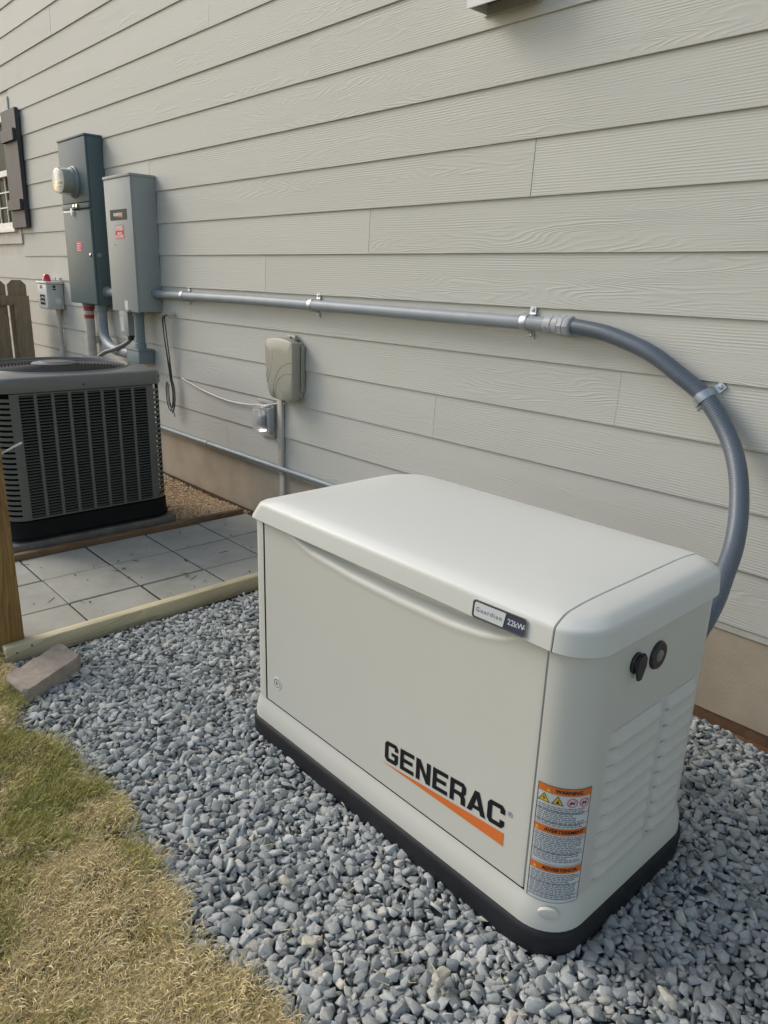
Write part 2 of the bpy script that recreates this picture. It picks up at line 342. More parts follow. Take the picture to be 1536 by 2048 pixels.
# ================================================================ SETTING: ground
bm = BM(); quad(bm, -250, 250, -250, 250, -0.12); struct('ground', bm, 'far')
bm = BM(); quad(bm, -9, 4, -1.66, 0.1, -0.045); struct('soil', bm, 'soil')
bm = BM(); quad(bm, -2.50, 1.6, -1.63, -0.055, -0.032); struct('gravel_bed', bm, 'gravelbed')
def edge_y(x):            # the wavering line where gravel meets lawn
    return -1.628 + 0.022*np.sin(x*7.3+0.4) + 0.014*np.sin(x*19.0) + 0.008*np.sin(x*41) - 0.05*np.exp(-((x+2.06)/0.13)**2)
bm = BM(); xs = np.linspace(-9, 5, 281)
lv = [[(x, float(edge_y(x))+0.012, -0.028) for x in xs], [(x, float(edge_y(x))-0.03, -0.012) for x in xs], [(x, -2.4, -0.006) for x in xs], [(x, -7, -0.006) for x in xs]]
loft(bm, [list(reversed(l)) for l in lv], closed=False); struct('lawn_soil', bm, 'lawnsoil')

# paved strip of square slabs
bm = BM(); quad(bm, -3.372, -2.545, -2.1, -0.06, 0.0115)
struct('paving_bed', bm, 'joint')
bm = BM()
for i in range(3):
    x0 = -3.366+0.2965*i; x1 = min(x0+0.2880, -2.543)
    for j in range(-1, 6):
        yj = -1.563+0.2945*j + random.uniform(-.003, .003); y1 = min(yj+0.2865, -0.065)
        if y1-yj < .03: continue
        xx = x0+random.uniform(-.002, .002); zt = 0.018+random.uniform(-.002, .002)
        vs = box(bm, xx, x1, yj, y1, -0.02, zt, 0.004, 2)
struct('paving', bm, 'paver')
litV, litF = [], []
for k in range(48):
    x = random.uniform(-3.34, -2.58); y = random.uniform(-1.4, -0.1); a = random.uniform(0, PI); L = random.choice([.003, .004, .005, .007, .010, .028]); w = .002 if L > .02 else L*.55
    c, s = math.cos(a), math.sin(a); b0 = len(litV)
    for u, v, z in ((-L, -w, .0225), (L*.6, -w, .024), (L, w*.5, .027), (-L*.4, w, .024)): litV.append((x+c*u-s*v, y+s*u+c*v, z))
    litF.append((b0, b0+1, b0+2, b0+3))
tag(fastmesh('leaf_litter', np.array(litV), [np.array(litF)], 'litter'), kind='stuff')

# ================================================================ GRAVEL
def hull_protos(n, npts, flat, bevel, seed):
    rs = random.Random(seed); out = []
    for _ in range(n):
        b = BM()
        for _ in range(npts):
            v = Vector((rs.gauss(0, 1), rs.gauss(0, 1), rs.gauss(0, 1))).normalized()
            v = Vector([math.copysign(abs(c)**0.6, c) for c in v]) * rs.uniform(0.86, 1.0)
            b.verts.new((v.x*0.5, v.y*0.5*rs.uniform(.6, .95), v.z*0.5*flat))
        r = bmesh.ops.convex_hull(b, input=b.verts); bmesh.ops.delete(b, geom=[g for g in set(r['geom_interior']) if isinstance(g, bmesh.types.BMVert)], context='VERTS')
        bmesh.ops.dissolve_limit(b, angle_limit=math.radians(14), verts=b.verts, edges=b.edges)
        if bevel: bmesh.ops.bevel(b, geom=list(b.edges), offset=bevel, segments=1, affect='EDGES')
        bmesh.ops.triangulate(b, faces=b.faces); b.verts.index_update()
        V = np.array([v.co for v in b.verts]); Fc = np.array([[v.index for v in f.verts] for f in b.faces]); b.free(); out.append((V, Fc))
    return out
def scatter(xmin, xmax, ymin, ymax, lens, ok, k=0.40, tries=1):
    cell = 0.045; grid = {}; res = []
    for L in lens:
        for _ in range(tries):
            x = random.uniform(xmin, xmax); y = random.uniform(ymin, ymax)
            if not ok(x, y, L): continue
            gx, gy = int(x/cell), int(y/cell); good = True
            for i in (-1, 0, 1):
                for j in (-1, 0, 1):
                    for (u, v, l2) in grid.get((gx+i, gy+j), ()):
                        if (u-x)**2+(v-y)**2 < (k*(L+l2))**2: good = False; break
                    if not good: break
                if not good: break
            if good:
                grid.setdefault((gx, gy), []).append((x, y, L)); res.append((x, y, L)); break
    return res
def stones(name, protos, items, zf, tilt, mat, smooth=False, chips=None):
    Vs, Fs, off = [], [], 0
    for (x, y, L) in items:
        buried, L = L < 0, abs(L)
        V, Fc = random.choice(protos if chips is None or L > .021 else chips)
        e = Euler((random.gauss(0, tilt), random.gauss(0, tilt), random.uniform(0, 2*PI))).to_matrix()
        Vs.append((V*np.array([L, L*random.uniform(.75, 1.1), L*random.uniform(.7, 1.15)]))@np.array(e).T+np.array([x, y, zf(x, y, L) - (.0055 if buried else 0)])); Fs.append(Fc+off); off += len(V)
    return fastmesh(name, np.concatenate(Vs), [np.concatenate(Fs)], mat, smooth)
def in_bed(x, y, L):
    if -1.63+L*.3 < x < -0.605-L*.3 and -1.135+L*.3 < y < -0.635-L*.3: return False          # under the generator
    return -2.485+L*.45 < x and y > float(edge_y(x))+L*.1-random.random()**3*.05 and y < -0.06-L*.3-(0.02*math.sin(x*9))
protos = hull_protos(40, 11, 0.50, 0.009, 3); chips = hull_protos(24, 9, 0.55, 0, 8)
lens = sorted([random.choice([random.uniform(.013, .020), random.uniform(.016, .025), random.uniform(.018, .028), random.uniform(.022, .044)]) for _ in range(110000)], reverse=True)
big = scatter(-2.49, 0.55, -1.72, -0.07, lens, in_bed, 0.245)
small = [(random.uniform(-2.48, .55), random.uniform(-1.70, -.08), random.uniform(.010, .020)) for _ in range(4000)]
small = [q for q in small if in_bed(*q)]
mound = lambda x, y: 0.006*math.sin(x*5+1)*math.sin(y*6) + 0.004*math.sin(x*13+y*9)
under = scatter(-2.49, 0.55, -1.72, -0.07, sorted([random.uniform(.018, .028) for _ in range(50000)], reverse=True), in_bed, 0.27)
deep = set()
for i, q in enumerate(under): under[i] = (q[0], q[1], -q[2])          # a negative size marks the buried layer
o = stones('gravel', protos, big+small+under, lambda x, y, L: (-0.013+mound(x, y)+random.gauss(0, .0030)) if L > .0165 else (-0.017+mound(x, y)+random.gauss(0, .003)), 0.36, 'gravel', False, chips)
tag(o, kind='stuff', label='blue-grey crushed stone filling the bed around the generator')
sv, sf = [], []
for k in range(90):
    x = random.uniform(-2.4, -.35); y = float(edge_y(x))+abs(random.gauss(0, .16))
    if -1.68 < x < -.55 and y > -1.2: continue
    a = random.uniform(0, PI); L = random.uniform(.012, .045); c, sn = math.cos(a), math.sin(a); b0 = len(sv); cv_ = random.uniform(-.008, .008)
    for i in range(4):
        u = (i/3-.5)*L; v = cv_*(1-(2*i/3-1)**2); w = .0008
        for e in (-w, w): sv.append((x+c*u-sn*(v+e), y+sn*u+c*(v+e), .013+mound(x, y)+.004*math.sin(i+k)))
    for i in range(3): sf.append((b0+2*i, b0+2*i+1, b0+2*i+3, b0+2*i+2))
mt['straw'] = plain('dry_straw', (0.50, 0.42, 0.24), 0.7, var=0.2, vs=60)
tag(fastmesh('dry_straw', np.array(sv), [np.array(sf)], 'straw'), kind='stuff')
# pea gravel round the condenser pad
b = BM(); bmesh.ops.create_icosphere(b, subdivisions=1, radius=0.5); b.verts.index_update()
ico = (np.array([v.co for v in b.verts])*np.array([1, .8, .65]), np.array([[v.index for v in f.verts] for f in b.faces])); b.free()
def pea_ok(x, y, L): return not (-4.27 < x < -3.44 and -1.29 < y < -0.485)
pea = [(random.uniform(-5.0, -3.405), random.uniform(-0.62, -0.045), random.uniform(.008, .014)) for _ in range(12500)]
pea = [q for q in pea if pea_ok(*q)]
bm = BM(); quad(bm, -6.7, -3.40, -1.6, -0.04, -0.012); struct('pea_gravel_bed', bm, 'peabed')
peaz = lambda x, y, L: -0.004+0.012*math.sin(x*6)*math.sin(y*9)+random.uniform(-.003, .007)
tag(stones('pea_gravel', [ico], pea, peaz, 0.5, 'pea', True), kind='stuff', label='tan pea gravel between the condenser pad and the wall')

# ================================================================ GRASS
def vnoise(x, y, s, seed):
    r = np.random.default_rng(seed); g = r.random((64, 64)); X = (x*s) % 63; Y = (y*s) % 63
    i, j = X.astype(int), Y.astype(int); fx, fy = X-i, Y-j; fx = fx*fx*(3-2*fx); fy = fy*fy*(3-2*fy)
    return (g[i, j]*(1-fx)+g[i+1, j]*fx)*(1-fy)+(g[i, j+1]*(1-fx)+g[i+1, j+1]*fx)*fy
def grass(n, x0, x1, y0, y1, lmin, lmax, wid, over=0.0):
    x = rng.uniform(x0, x1, n); y = rng.uniform(y0, y1, n); keep = y < edge_y(x)+over*rng.random(n)**3
    fade = np.clip(np.minimum(np.minimum((x+2.75)/.35, (-.55-x)/.12), (y+2.25)/.16), 0, 1)      # dense turf in front, thinning into coarser turf round it
    keep &= (rng.random(n) < fade) if over else (rng.random(n) > fade)
    clump = vnoise(x+50, y+50, 11, 1)*.6+vnoise(x+50, y+50, 31, 2)*.4
    keep &= rng.random(n) < 0.12+1.35*clump**1.3
    x, y = x[keep], y[keep]; n = len(x)
    g = vnoise(x+50, y+50, 5.0, 3)*.55+vnoise(x+50, y+50, 14, 4)*.45
    near = np.exp(-((edge_y(x)-y)/0.11)**2)
    green = np.clip((g-0.5)*3.2+0.14+0.40*near+0.16*np.exp(-((x+1.55)/.45)**2)*near, 0, 1)
    isg = rng.random(n) < green*.92
    L = rng.uniform(lmin, lmax, n)*np.where(isg, 1.15, 0.95)*(0.55+1.0*(vnoise(x+50, y+50, 17, 6)*.6+vnoise(x+50, y+50, 45, 7)*.4)); az = rng.uniform(0, 2*PI, n)
    lean = np.where(isg, rng.uniform(.4, 1.4, n), rng.uniform(1.0, 2.1, n)); curl = rng.uniform(.0, .55, n)
    w = wid*rng.uniform(.6, 1.25, n); V = np.zeros((n, 7, 3)); dx, dy = np.cos(az), np.sin(az)
    px, py = x.copy(), y.copy(); pz = rng.uniform(-.012, .004, n)+.012*(vnoise(x+50, y+50, 13, 8)-.5); ang = lean*.45; tw = rng.normal(0, .22, n)
    for k in range(4):
        hw = w*(1, .95, .7, 0)[k]*.5
        ax = az+tw*k
        cx, cy = -np.sin(ax), np.cos(ax)
        if k < 3:
            V[:, 2*k] = np.stack([px-cx*hw, py-cy*hw, pz], 1); V[:, 2*k+1] = np.stack([px+cx*hw, py+cy*hw, pz+.0006], 1)
        else: V[:, 6] = np.stack([px, py, pz], 1)
        st = L/3; px = px+np.cos(ax)*np.sin(ang)*st; py = py+np.sin(ax)*np.sin(ang)*st; pz = np.maximum(pz+np.cos(ang)*st, 0.0); ang = ang+lean*.4*(.5+curl)
    G1, G2 = np.array([.29, .29, .075]), np.array([.52, .47, .17]); D1, D2, D3 = np.array([.70, .56, .27]), np.array([.46, .36, .155]), np.array([.84, .74, .47])
    u = rng.random((n, 1)); q = rng.random((n, 1)); col = np.where(isg[:, None], G1*(1-u)+G2*u, np.where(q < .42, D1*(1-u)+D3*u, D1*(1-u)+D2*u))
    col = np.repeat(col, 7, axis=0); bidx = (np.arange(n)*7)[:, None]
    q4 = np.concatenate([bidx+np.array([[0, 1, 3, 2]]), bidx+np.array([[2, 3, 5, 4]])]); t3 = bidx+np.array([[4, 5, 6]])
    return V.reshape(-1, 3), q4, t3, col
A = grass(290000, -2.75, -0.55, -2.25, -1.58, .013, .038, .0014, .045); B = grass(150000, -5.2, 2.6, -4.2, -1.58, .02, .05, .0034)
msk_off = len(A[0])
o = fastmesh('lawn', np.concatenate([A[0], B[0]]), [np.concatenate([A[1], B[1]+msk_off]), np.concatenate([A[2], B[2]+msk_off])], 'grass', True, np.concatenate([A[3], B[3]]))
tag(o, kind='stuff', label='patchy half-dry lawn grass along the gravel edge')

# ================================================================ HOUSE
E = 0.178
house = thing('house', 'house side wall of warm grey lap siding with a tan foundation, the wall behind everything', 'house', (-3, 0, 0))
joints = {}
for x, z in ((-1.665, 1.63), (-1.25, .93), (-2.06, .76), (-3.27, 1.28), (-2.897, .57), (-5.84, 2.87), (-6.55, 2.70), (-3.737, 2.55), (-3.69, .42), (-2.487, 1.44),
             (-2.895, 2.20), (-4.487, 1.85), (-6.07, 1.48), (-4.065, 1.05), (-4.09, 2.38), (-5.75, .77), (-6.2, 1.27)):
    joints.setdefault(int(math.floor((z-1.37)/E)), []).append(x)
bm = BM(); rs = random.Random(5)
WX0, WX1, WZ1 = -10.0, 4.0, 5.4
HX0, HX1, HZ0, HZ1 = -8.3, -6.875, 1.47, 2.565           # hole for the window and its casing
k = -6
while True:
    z0 = 1.37+E*k; z1 = z0+E
    if z0 > WZ1: break
    js = sorted(joints.get(k, []))
    allj = list(js); x = (js[0] if js else rs.uniform(-8, -5)) - 3.2
    while x > WX0:
        if x < -7.2 or z0 > 3.2: allj.append(x)
        x -= 3.4
    x = (js[-1] if js else rs.uniform(-1, 1)) + 3.3
    while x < WX1:
        if x > -.55 or z0 > 3.2: allj.append(x)
        x += 3.4
    cuts = sorted(set([WX0, WX1]+allj))
    segs = []
    for a, b_ in zip(cuts, cuts[1:]):
        a2, b2 = a+.0008, b_-.0008
        if z0 < HZ1-.02 and z1 > HZ0+.02:
            if a2 < HX0: segs.append((a2, min(b2, HX0)))
            if b2 > HX1: segs.append((max(a2, HX1), b2))
        else: segs.append((a2, b2))
    for a, b_ in segs:
        if b_-a < .02: continue
        d = rs.uniform(-.0006, .0006); zb = z0+rs.uniform(-.0008, .0008)
        prof = [(-.0005, zb+.0005), (-.0112+d, zb), (-.0122+d, zb+.0012), (-.0042+d, z1+.012), (-.0005, z1+.012)]
        loft(bm, [[(a, y, z) for y, z in prof], [(b_, y, z) for y, z in prof]])
    k += 1
obj('siding', bm, 'siding', house)
bm = BM(); box(bm, WX0, -8.21, 0.0015, 0.20, 0.29, WZ1); box(bm, -6.970, WX1, 0.0015, 0.20, 0.29, WZ1); box(bm, -8.2095, -6.9705, 0.0015, .20, .29, 1.59); box(bm, -8.2095, -6.9705, 0.0015, .20, 2.465, WZ1); box(bm, -8.2095, -6.9705, .15, .199, 1.591, 2.464)
obj('wall_core', bm, 'trim', house)
obj('starter_strip', bbox(WX0, WX1, -0.0085, 0.0012, 0.279, 0.3005, .001), 'trim', house)
obj('foundation', bbox(WX0, WX1, -0.004, 0.22, -0.004, 0.2785), 'found', house)
obj('footing', bbox(WX0, WX1, -0.001, 0.22, -0.3, -0.0045), 'footing', house)
# window with casing, behind a shutter
bm = BM()
for a in ((-6.975, -6.875, 1.47, 2.565), (-8.3, -8.2, 1.47, 2.565)): box(bm, a[0], a[1], -.020, .001, a[2], a[3], .002)
box(bm, -8.198, -6.977, -.018, .001, 2.465, 2.563, .002); box(bm, -8.198, -6.977, -.018, .001, 1.472, 1.562, .002)
obj('casing', bm, 'trim', house)
obj('window_sill', bbox(-8.2, -6.965, -.042, .001, 1.564, 1.592, .003), 'white', house)
bm = BM()
for a in ((-6.988, -6.972, 1.60, 2.46), (-8.2, -8.14, 1.60, 2.46)): box(bm, a[0], a[1], -.012, .03, a[2], a[3], .002)
box(bm, -8.138, -6.990, -.010, .03, 1.594, 1.645, .002); box(bm, -8.138, -6.990, -.010, .03, 2.41, 2.46, .002); box(bm, -8.138, -6.990, -.014, .028, 2.005, 2.05, .002)
for x in (-7.27, -7.48, -7.75): box(bm, x-.005, x+.005, .012, .022, 1.647, 2.003)
for z in (1.77, 1.89): box(bm, -8.136, -6.992, .013, .021, z-.005, z+.005)
win = obj('window', bm, 'white', house)
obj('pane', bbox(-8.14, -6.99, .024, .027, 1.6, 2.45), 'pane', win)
bm = BM()
for i in range(24):
    z = 1.66+i*.033; vs = box(bm, -8.13, -6.995, .0, .0035, z, z+.022)
    for v in vs: v.co.y += .034+(z+.022-v.co.z)*-.35
obj('blind', bm, 'blind', win)
sh = bbox(-6.97, -6.63, -.052, -.021, 1.59, 2.455, .002)
shut = obj('shutter', sh, 'shutter', house)
bm = BM(); box(bm, -6.95, -6.645, -.078, -.0525, 2.225, 2.31, .002); obj('batten', bm, 'shutter', shut)
bm = BM(); box(bm, -6.95, -6.645, -.078, -.0525, 1.722, 1.80, .002); obj('batten', bm, 'shutter', shut)

# vent hood high on the wall
vent = thing('vent_hood', 'cream wall vent hood open underneath, at the top edge of the siding', 'vent hood', (-1.79, 0, 2.12))
X0, X1, Z0, Z1 = -1.905, -1.69, 2.123, 2.33
bm = BM(); box(bm, X0, X1, -.108, -.103, Z0, Z1, .001); box(bm, X0, X0+.005, -.1025, -.012, Z0, Z1); box(bm, X1-.005, X1, -.1025, -.012, Z0, Z1); box(bm, X0+.0055, X1-.0055, -.1025, -.012, Z1-.005, Z1)
box(bm, X0-.004, X1+.004, -.113, -.1085, Z0-.003, Z0+.028, .002)
obj('hood', bm, 'white', vent)
bm = BM(); box(bm, X0-.012, X1+.012, -.019, -.0125, Z0-.004, Z1+.02, .001); obj('backplate', bm, 'trim', vent)
bm = BM()
for i in range(3): box(bm, X0+.006, X1-.006, -.095+.0*i, -.02, Z0+.03+.04*i, Z0+.034+.04*i)
obj('damper', bm, 'black', vent)

# ================================================================ GENERATOR
gen = thing('generator', 'large off-white standby generator with a sloped lid and black base, in the gravel bed', 'generator', (-1.11, -0.88, 0))
BX0, BX1, BY0, BY1, BR, BRL = -1.640, -0.585, -1.146, -0.612, 0.078, 0.042
bm = BM()
def prect(o, z): return rrect(BX0-o, BX1+o, BY0-o, BY1+o, BR+o, z, 9, BRL+o)
loft(bm, [prect(.012, -.05), prect(.018, .0), prect(.0195, .036), prect(.017, .0455), prect(.0125, .0488), prect(.004, .050)])
obj('base_pad', bm, 'pad', gen, 40)
# enclosure shell: dense on the right end so the louvers can be pressed into it
def sm(a, b, x):
    t = max(0.0, min(1.0, (x-a)/(b-a))); return t*t*(3-2*t)
ROWZ = [0.463-0.0382*i for i in range(9)]
def louver(y, z):
    d = 0.0
    for y0, y1, e0, e1 in ((-1.044, -0.836, .045, .022), (-0.822, -0.672, .018, .05)):
        if not (y0 < y < y1): continue
        m = sm(y0, y0+e0, y)*(1-sm(y1-e1, y1, y))
        t = (ROWZ[0]+0.004-z)/0.0382
        if 0 <= t < 9:
            f = t-int(t)
            d = (-0.0085*(1-sm(.0, .13, f)) + 0.0115*sm(.03, .72, f)*(1-sm(.84, .93, f)) - 0.0085*sm(.88, .95, f))*m
    return d
plan = []                                              # (x, y, nx, ny)
def arc(cx, cy, a0, n, r=BR):
    for k in range(n+1):
        a = a0+PI/2*k/n; plan.append((cx+r*math.cos(a), cy+r*math.sin(a), math.cos(a), math.sin(a)))
arc(BX1-BR, BY0+BR, -PI/2, 10)
ny = 110
for k in range(1, ny): plan.append((BX1, BY0+BR+(BY1-BY0-2*BR)*k/ny, 1, 0))
arc(BX1-BR, BY1-BR, 0, 10); arc(BX0+BRL, BY1-BRL, PI/2, 8, BRL); arc(BX0+BRL, BY0+BRL, PI, 10, BRL)
DX0, DX1 = -1.580, -0.6660
plan.append((DX0-.0014, BY0, 0, -1)); nd0 = len(plan)-1
plan.append((DX1+.001, BY0, 0, -1)) ; plan[-1] = (BX1-BR-.0005, BY0, 0, -1)
zl = [(.0485, .0118), (.060, .0115), (.072, .0105), (.084, .0085), (.096, .005), (.105, .002), (.111, .0003)]
zz = [.114+(.09-.0)*k/30 for k in range(30)][:0]+[.114+.364*k/300 for k in range(300)]+[.478+(.652-.478)*k/20 for k in range(21)]
bm = BM(); loops = []
for z, o in zl: loops.append([(x+nx*o, y+nyy*o, z) for x, y, nx, nyy in plan])
for z in zz: loops.append([(x+nx*(louver(y, z) if nx > .999 else 0), y+nyy*0, z) for x, y, nx, nyy in plan])
L = loft(bm, loops, True, False, False)
def slot(y, z):                                      # the open slit under each pressed lip
    for y0, y1, e0, e1 in ((-1.044, -0.836, .045, .022), (-0.822, -0.672, .018, .05)):
        if y0+e0*.45 < y < y1-e1*.45:
            t = (ROWZ[0]+0.004-z)/0.0382
            if .5 < t < 9.05 and (t-int(t) > .915 or t-int(t) < .035): return True
    return False
# open the front behind the door
nL = len(zl)
for f in list(bm.faces):
    c = f.calc_center_median()
    if c.x > BX1-.015 and abs(f.normal.x) > -1 and -1.05 < c.y < -.66 and slot(c.y, c.z): bm.faces.remove(f); continue
    if abs(c.y-BY0) < .001 and DX0-.0012 < c.x < BX1-BR-.0006 and c.z > .1141: bm.faces.remove(f)
obj('enclosure', bm, 'gen', gen, 38)
bm = BM(); box(bm, BX0+.05, BX1-.05, BY0+.045, BY1-.03, .07, .64); obj('engine_bay', bm, 'black', gen)
# front door panel with the pressed finger recess under the lid
bm = BM(); dz0, dz1 = 0.1148, 0.6495
nxp, nzp = 120, 90
lipx = [-1.480, -1.455, -1.373, -1.218, -1.049, -0.902, -0.823, -0.775, -0.735, -0.715]
lipz = [.6495, .637, .6165, .604, .6005, .603, .612, .624, .640, .6495]
DOFF = .0012
def door_y(x, z):
    d = 0.0
    if lipx[0] < x < lipx[-1]:
        zl_ = float(np.interp(x, lipx, lipz)); d = 0.024*sm(zl_-.002, zl_+.026, z)
        d -= 0.0011*math.exp(-((z-zl_+.003)/.007)**2)*sm(lipx[0], lipx[0]+.05, x)*(1-sm(lipx[-1]-.05, lipx[-1], x))
    e = min(x-DX0, DX1-x, (z-dz0)*4); d += 0.0035*(1-sm(0, .004, e))
    return BY0+DOFF+d
zs = [dz0+(dz1-dz0)*(1-(1-k/nzp)**1.6) for k in range(nzp+1)]; zs[1:1] = [dz0+.0015, dz0+.003]
xs_ = sorted([DX0+(DX1-DX0)*k/nxp for k in range(nxp+1)]+[DX0+.0015, DX0+.003, DX1-.0015, DX1-.003])
g = [[bm.verts.new((x, door_y(x, z), z)) for x in xs_] for z in zs]
for a, b_ in zip(g, g[1:]):
    for i in range(len(xs_)-1): bm.faces.new((a[i], a[i+1], b_[i+1], b_[i]))
bk = lambda v: bm.verts.new((v.co.x, BY0+.018, v.co.z))
for line in (g[0], g[-1], [r_[0] for r_ in g], [r_[-1] for r_ in g]):
    q = [bk(v) for v in line]
    for i in range(len(line)-1): bm.faces.new((line[i], line[i+1], q[i+1], q[i]))
bmesh.ops.recalc_face_normals(bm, faces=bm.faces)
door = obj('door', bm, 'gen', gen, 40)
# lid: a low loft, cut into main lid and right end cap with a seam between
def lid_loop(o, z, ex=0.0):
    lp = rrect(BX0-o, BX1+o-.007, BY0-o, BY1+o-.006, min(max(.070, BR+o*.35), (BY1-BY0)/2+o-.008), z, 10, min(max(.045, BRL-o*.5), (BY1-BY0)/2+o-.008), min(max(.10, .085-o*.6), (BY1-BY0)/2+o-.008)); w = BX1-BX0+2*o
    ex += .015
    return [(x+ex*max(0.0, 1-(x-(BX0-o))/w)**1.5, y, z) for x, y, z in lp]
LEV = [(.004, .6505, 0), (.013, .6508, 0), (.0155, .6530, 0), (.0150, .660, .004), (.0128, .690, .026), (.0120, .6960, .031), (.0102, .6995, .036), (.0068, .7028, .042), (-.0055, .7108, .058), (-.0100, .7134, .064), (-.0150, .7155, .069), (-.022, .7175, .074), (-.045, .7212, .082), (-.08, .7245, .084), (-.12, .7268, .080), (-.16, .7283, .074), (-.20, .7290, .066)]
def lid_bm():
    bm = BM(); loft(bm, [lid_loop(o, z, e) for o, z, e in LEV], True, False, True); return bm
SEAM = -0.652
bm = lid_bm(); gm = bm.verts[:]+bm.edges[:]+bm.faces[:]
r_ = bmesh.ops.bisect_plane(bm, geom=gm, plane_co=(SEAM-.0022, 0, 0), plane_no=(1, 0, 0), clear_outer=True)
def seam_lip(bm, sgn):
    es = [e for e in bm.edges if e.is_boundary and all(abs(v.co.x-(SEAM+sgn*.0022)) < 1e-4 for v in e.verts)]
    r = bmesh.ops.extrude_edge_only(bm, edges=es); vs = [v for v in r['geom'] if isinstance(v, bmesh.types.BMVert)]
    for v in vs: v.co += Vector((-sgn*.0012, (.003 if v.co.y < -.88 else -.003), -.0035))
seam_lip(bm, -1); bmesh.ops.recalc_face_normals(bm, faces=bm.faces)
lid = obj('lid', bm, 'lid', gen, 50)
bm = lid_bm(); gm = bm.verts[:]+bm.edges[:]+bm.faces[:]
bmesh.ops.bisect_plane(bm, geom=gm, plane_co=(SEAM+.0022, 0, 0), plane_no=(1, 0, 0), clear_inner=True)
seam_lip(bm, 1); bmesh.ops.recalc_face_normals(bm, faces=bm.faces)
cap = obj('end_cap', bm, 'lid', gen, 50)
# lettering on the door
W_, S_, T_ = 1.0, .27, .20; c_ = .16
LET = {
 'G': [[(W_, .66), (W_, 1-c_), (W_-c_, 1), (c_, 1), (0, 1-c_), (0, c_), (c_, 0), (W_-c_, 0), (W_, c_), (W_, .54), (.5, .54), (.5, .37), (W_-S_, .37), (W_-S_, T_), (S_+.03, T_), (S_, T_+.04), (S_, 1-T_-.04), (S_+.03, 1-T_), (W_-S_, 1-T_), (W_-S_, .66)]],
 'E': [[(0, 0), (W_, 0), (W_, T_), (S_, T_), (S_, .41), (.9, .41), (.9, .6), (S_, .6), (S_, 1-T_), (W_, 1-T_), (W_, 1), (0, 1)]],
 'N': [[(0, 0), (S_, 0), (S_, .62), (W_-S_*1.05, 0), (W_, 0), (W_, 1), (W_-S_, 1), (W_-S_, .38), (S_*1.05, 1), (0, 1)]],
 'R': [[(0, 0), (S_, 0), (S_, .36), (.56, .36), (.70, .28), (.72, 0), (W_, 0), (.98, .34), (.88, .46), (W_, .56), (W_, 1-c_), (W_-c_, 1), (0, 1)], [(S_, .55), (S_, 1-T_), (.69, 1-T_), (.73, .77), (.73, .59), (.69, .55)]],
 'A': [[(-.06, 0), (.23, 0), (.31, .18), (.70, .18), (.78, 0), (1.08, 0), (.64, 1), (.37, 1)], [(.385, .35), (.505, .68), (.625, .35)]],
 'C': [[(W_, .64), (W_, 1-c_), (W_-c_, 1), (c_, 1), (0, 1-c_), (0, c_), (c_, 0), (W_-c_, 0), (W_, c_), (W_, .36), (W_-S_, .36), (W_-S_, T_), (S_+.03, T_), (S_, T_+.04), (S_, 1-T_-.04), (S_+.03, 1-T_), (W_-S_, 1-T_), (W_-S_, .64)]]}
def logo(bm, P, width, h, c):
    lw = width/(7+6*.13)
    for i, ch in enumerate('GENERAC'):
        poly(bm, P, [[((a*.98+i*1.13)*lw, b*h) for a, b in lp] for lp in LET[ch]], c)
yd = BY0+DOFF
th = 0.088
PD = Plane((-1.081, yd, 0.186), (math.cos(th), 0, math.sin(th)), (-math.sin(th)*.3, 0, 1))
PD.n = Vector((0, -1, 0)); PD.v = Vector((0, 0, 1))
bm = BM(); logo(bm, PD, 0.357, 0.0545, .0008); lg = obj('logo', bm, 'blackink', door)
bm = BM(); poly(bm, PD, [[(-.009, -.008), (.357, -.008), (.357, -.039)]], .0008); obj('logo_swoosh', bm, 'orange', door)
bm = BM(); PR = Plane((-.714, yd, .262), (1, 0, 0), (0, 0, 1)); poly(bm, PR, [disc2(0, 0, .0062), disc2(0, 0, .0052)], .0008); text(bm, PR, 'R', .009, 0, 0, .0008, .0002, 1, 'CENTER'); obj('registered_mark', bm, 'greyink', door)
PK = Plane((-1.526, yd, .186), (1, 0, 0), (0, 0, 1))
bm = BM(); lathe(bm, PK(0, 0, -.001), (0, -1, 0), [(0, .0185), (.0020, .0185), (.0026, .0178), (.0022, .0150), (.0022, 0)]); lk = obj('door_lock', bm, 'lid', door, 35)
bm = BM(); poly(bm, PK, [disc2(0, 0, .0128), disc2(0, 0, .0112)], .0018); poly(bm, PK, [[(.0015, .008), (-.0045, -.0015), (-.0008, -.0015), (-.0015, -.008), (.0045, .0015), (.0008, .0015)]], .0018); obj('lock_symbol', bm, 'blackink', lk)
# badge on the lid rim
PB = Plane((-.832, BY0-.0152, .6535), (1, 0, .02), (0, .0028, .034))
bm = BM(); poly(bm, PB, [rrect2(0, .125, .0015, .0365, .007)], .0, .003); bd = obj('badge', bm, 'navy', lid)
bm = BM(); poly(bm, PB, [rrect2(-.0012, .1262, .0003, .0377, .008), rrect2(.0008, .1242, .0022, .0358, .0065)], .0, .0042); obj('badge_rim', bm, 'chrome', bd)
bm = BM(); poly(bm, PB, [[(.0035, .008), (.006, .0048), (.074, .0048), (.078, .0332), (.006, .0332), (.0035, .030)]], .0032, .0008); pl = obj('badge_plate', bm, 'labelwhite', bd)
bm = BM(); text(bm, PB, 'Guardian', .0122, .0080, .0195, .0046, .00012, 1.40); obj('badge_lettering', bm, 'greyink', pl)
bm = BM(); text(bm, PB, '22kW', .0158, .0825, .0190, .0034, .0002, .96); poly(bm, PB, [rect(.1175, .1225, .0175, .0190)], .0034); obj('rating_lettering', bm, 'labelwhite', bd)
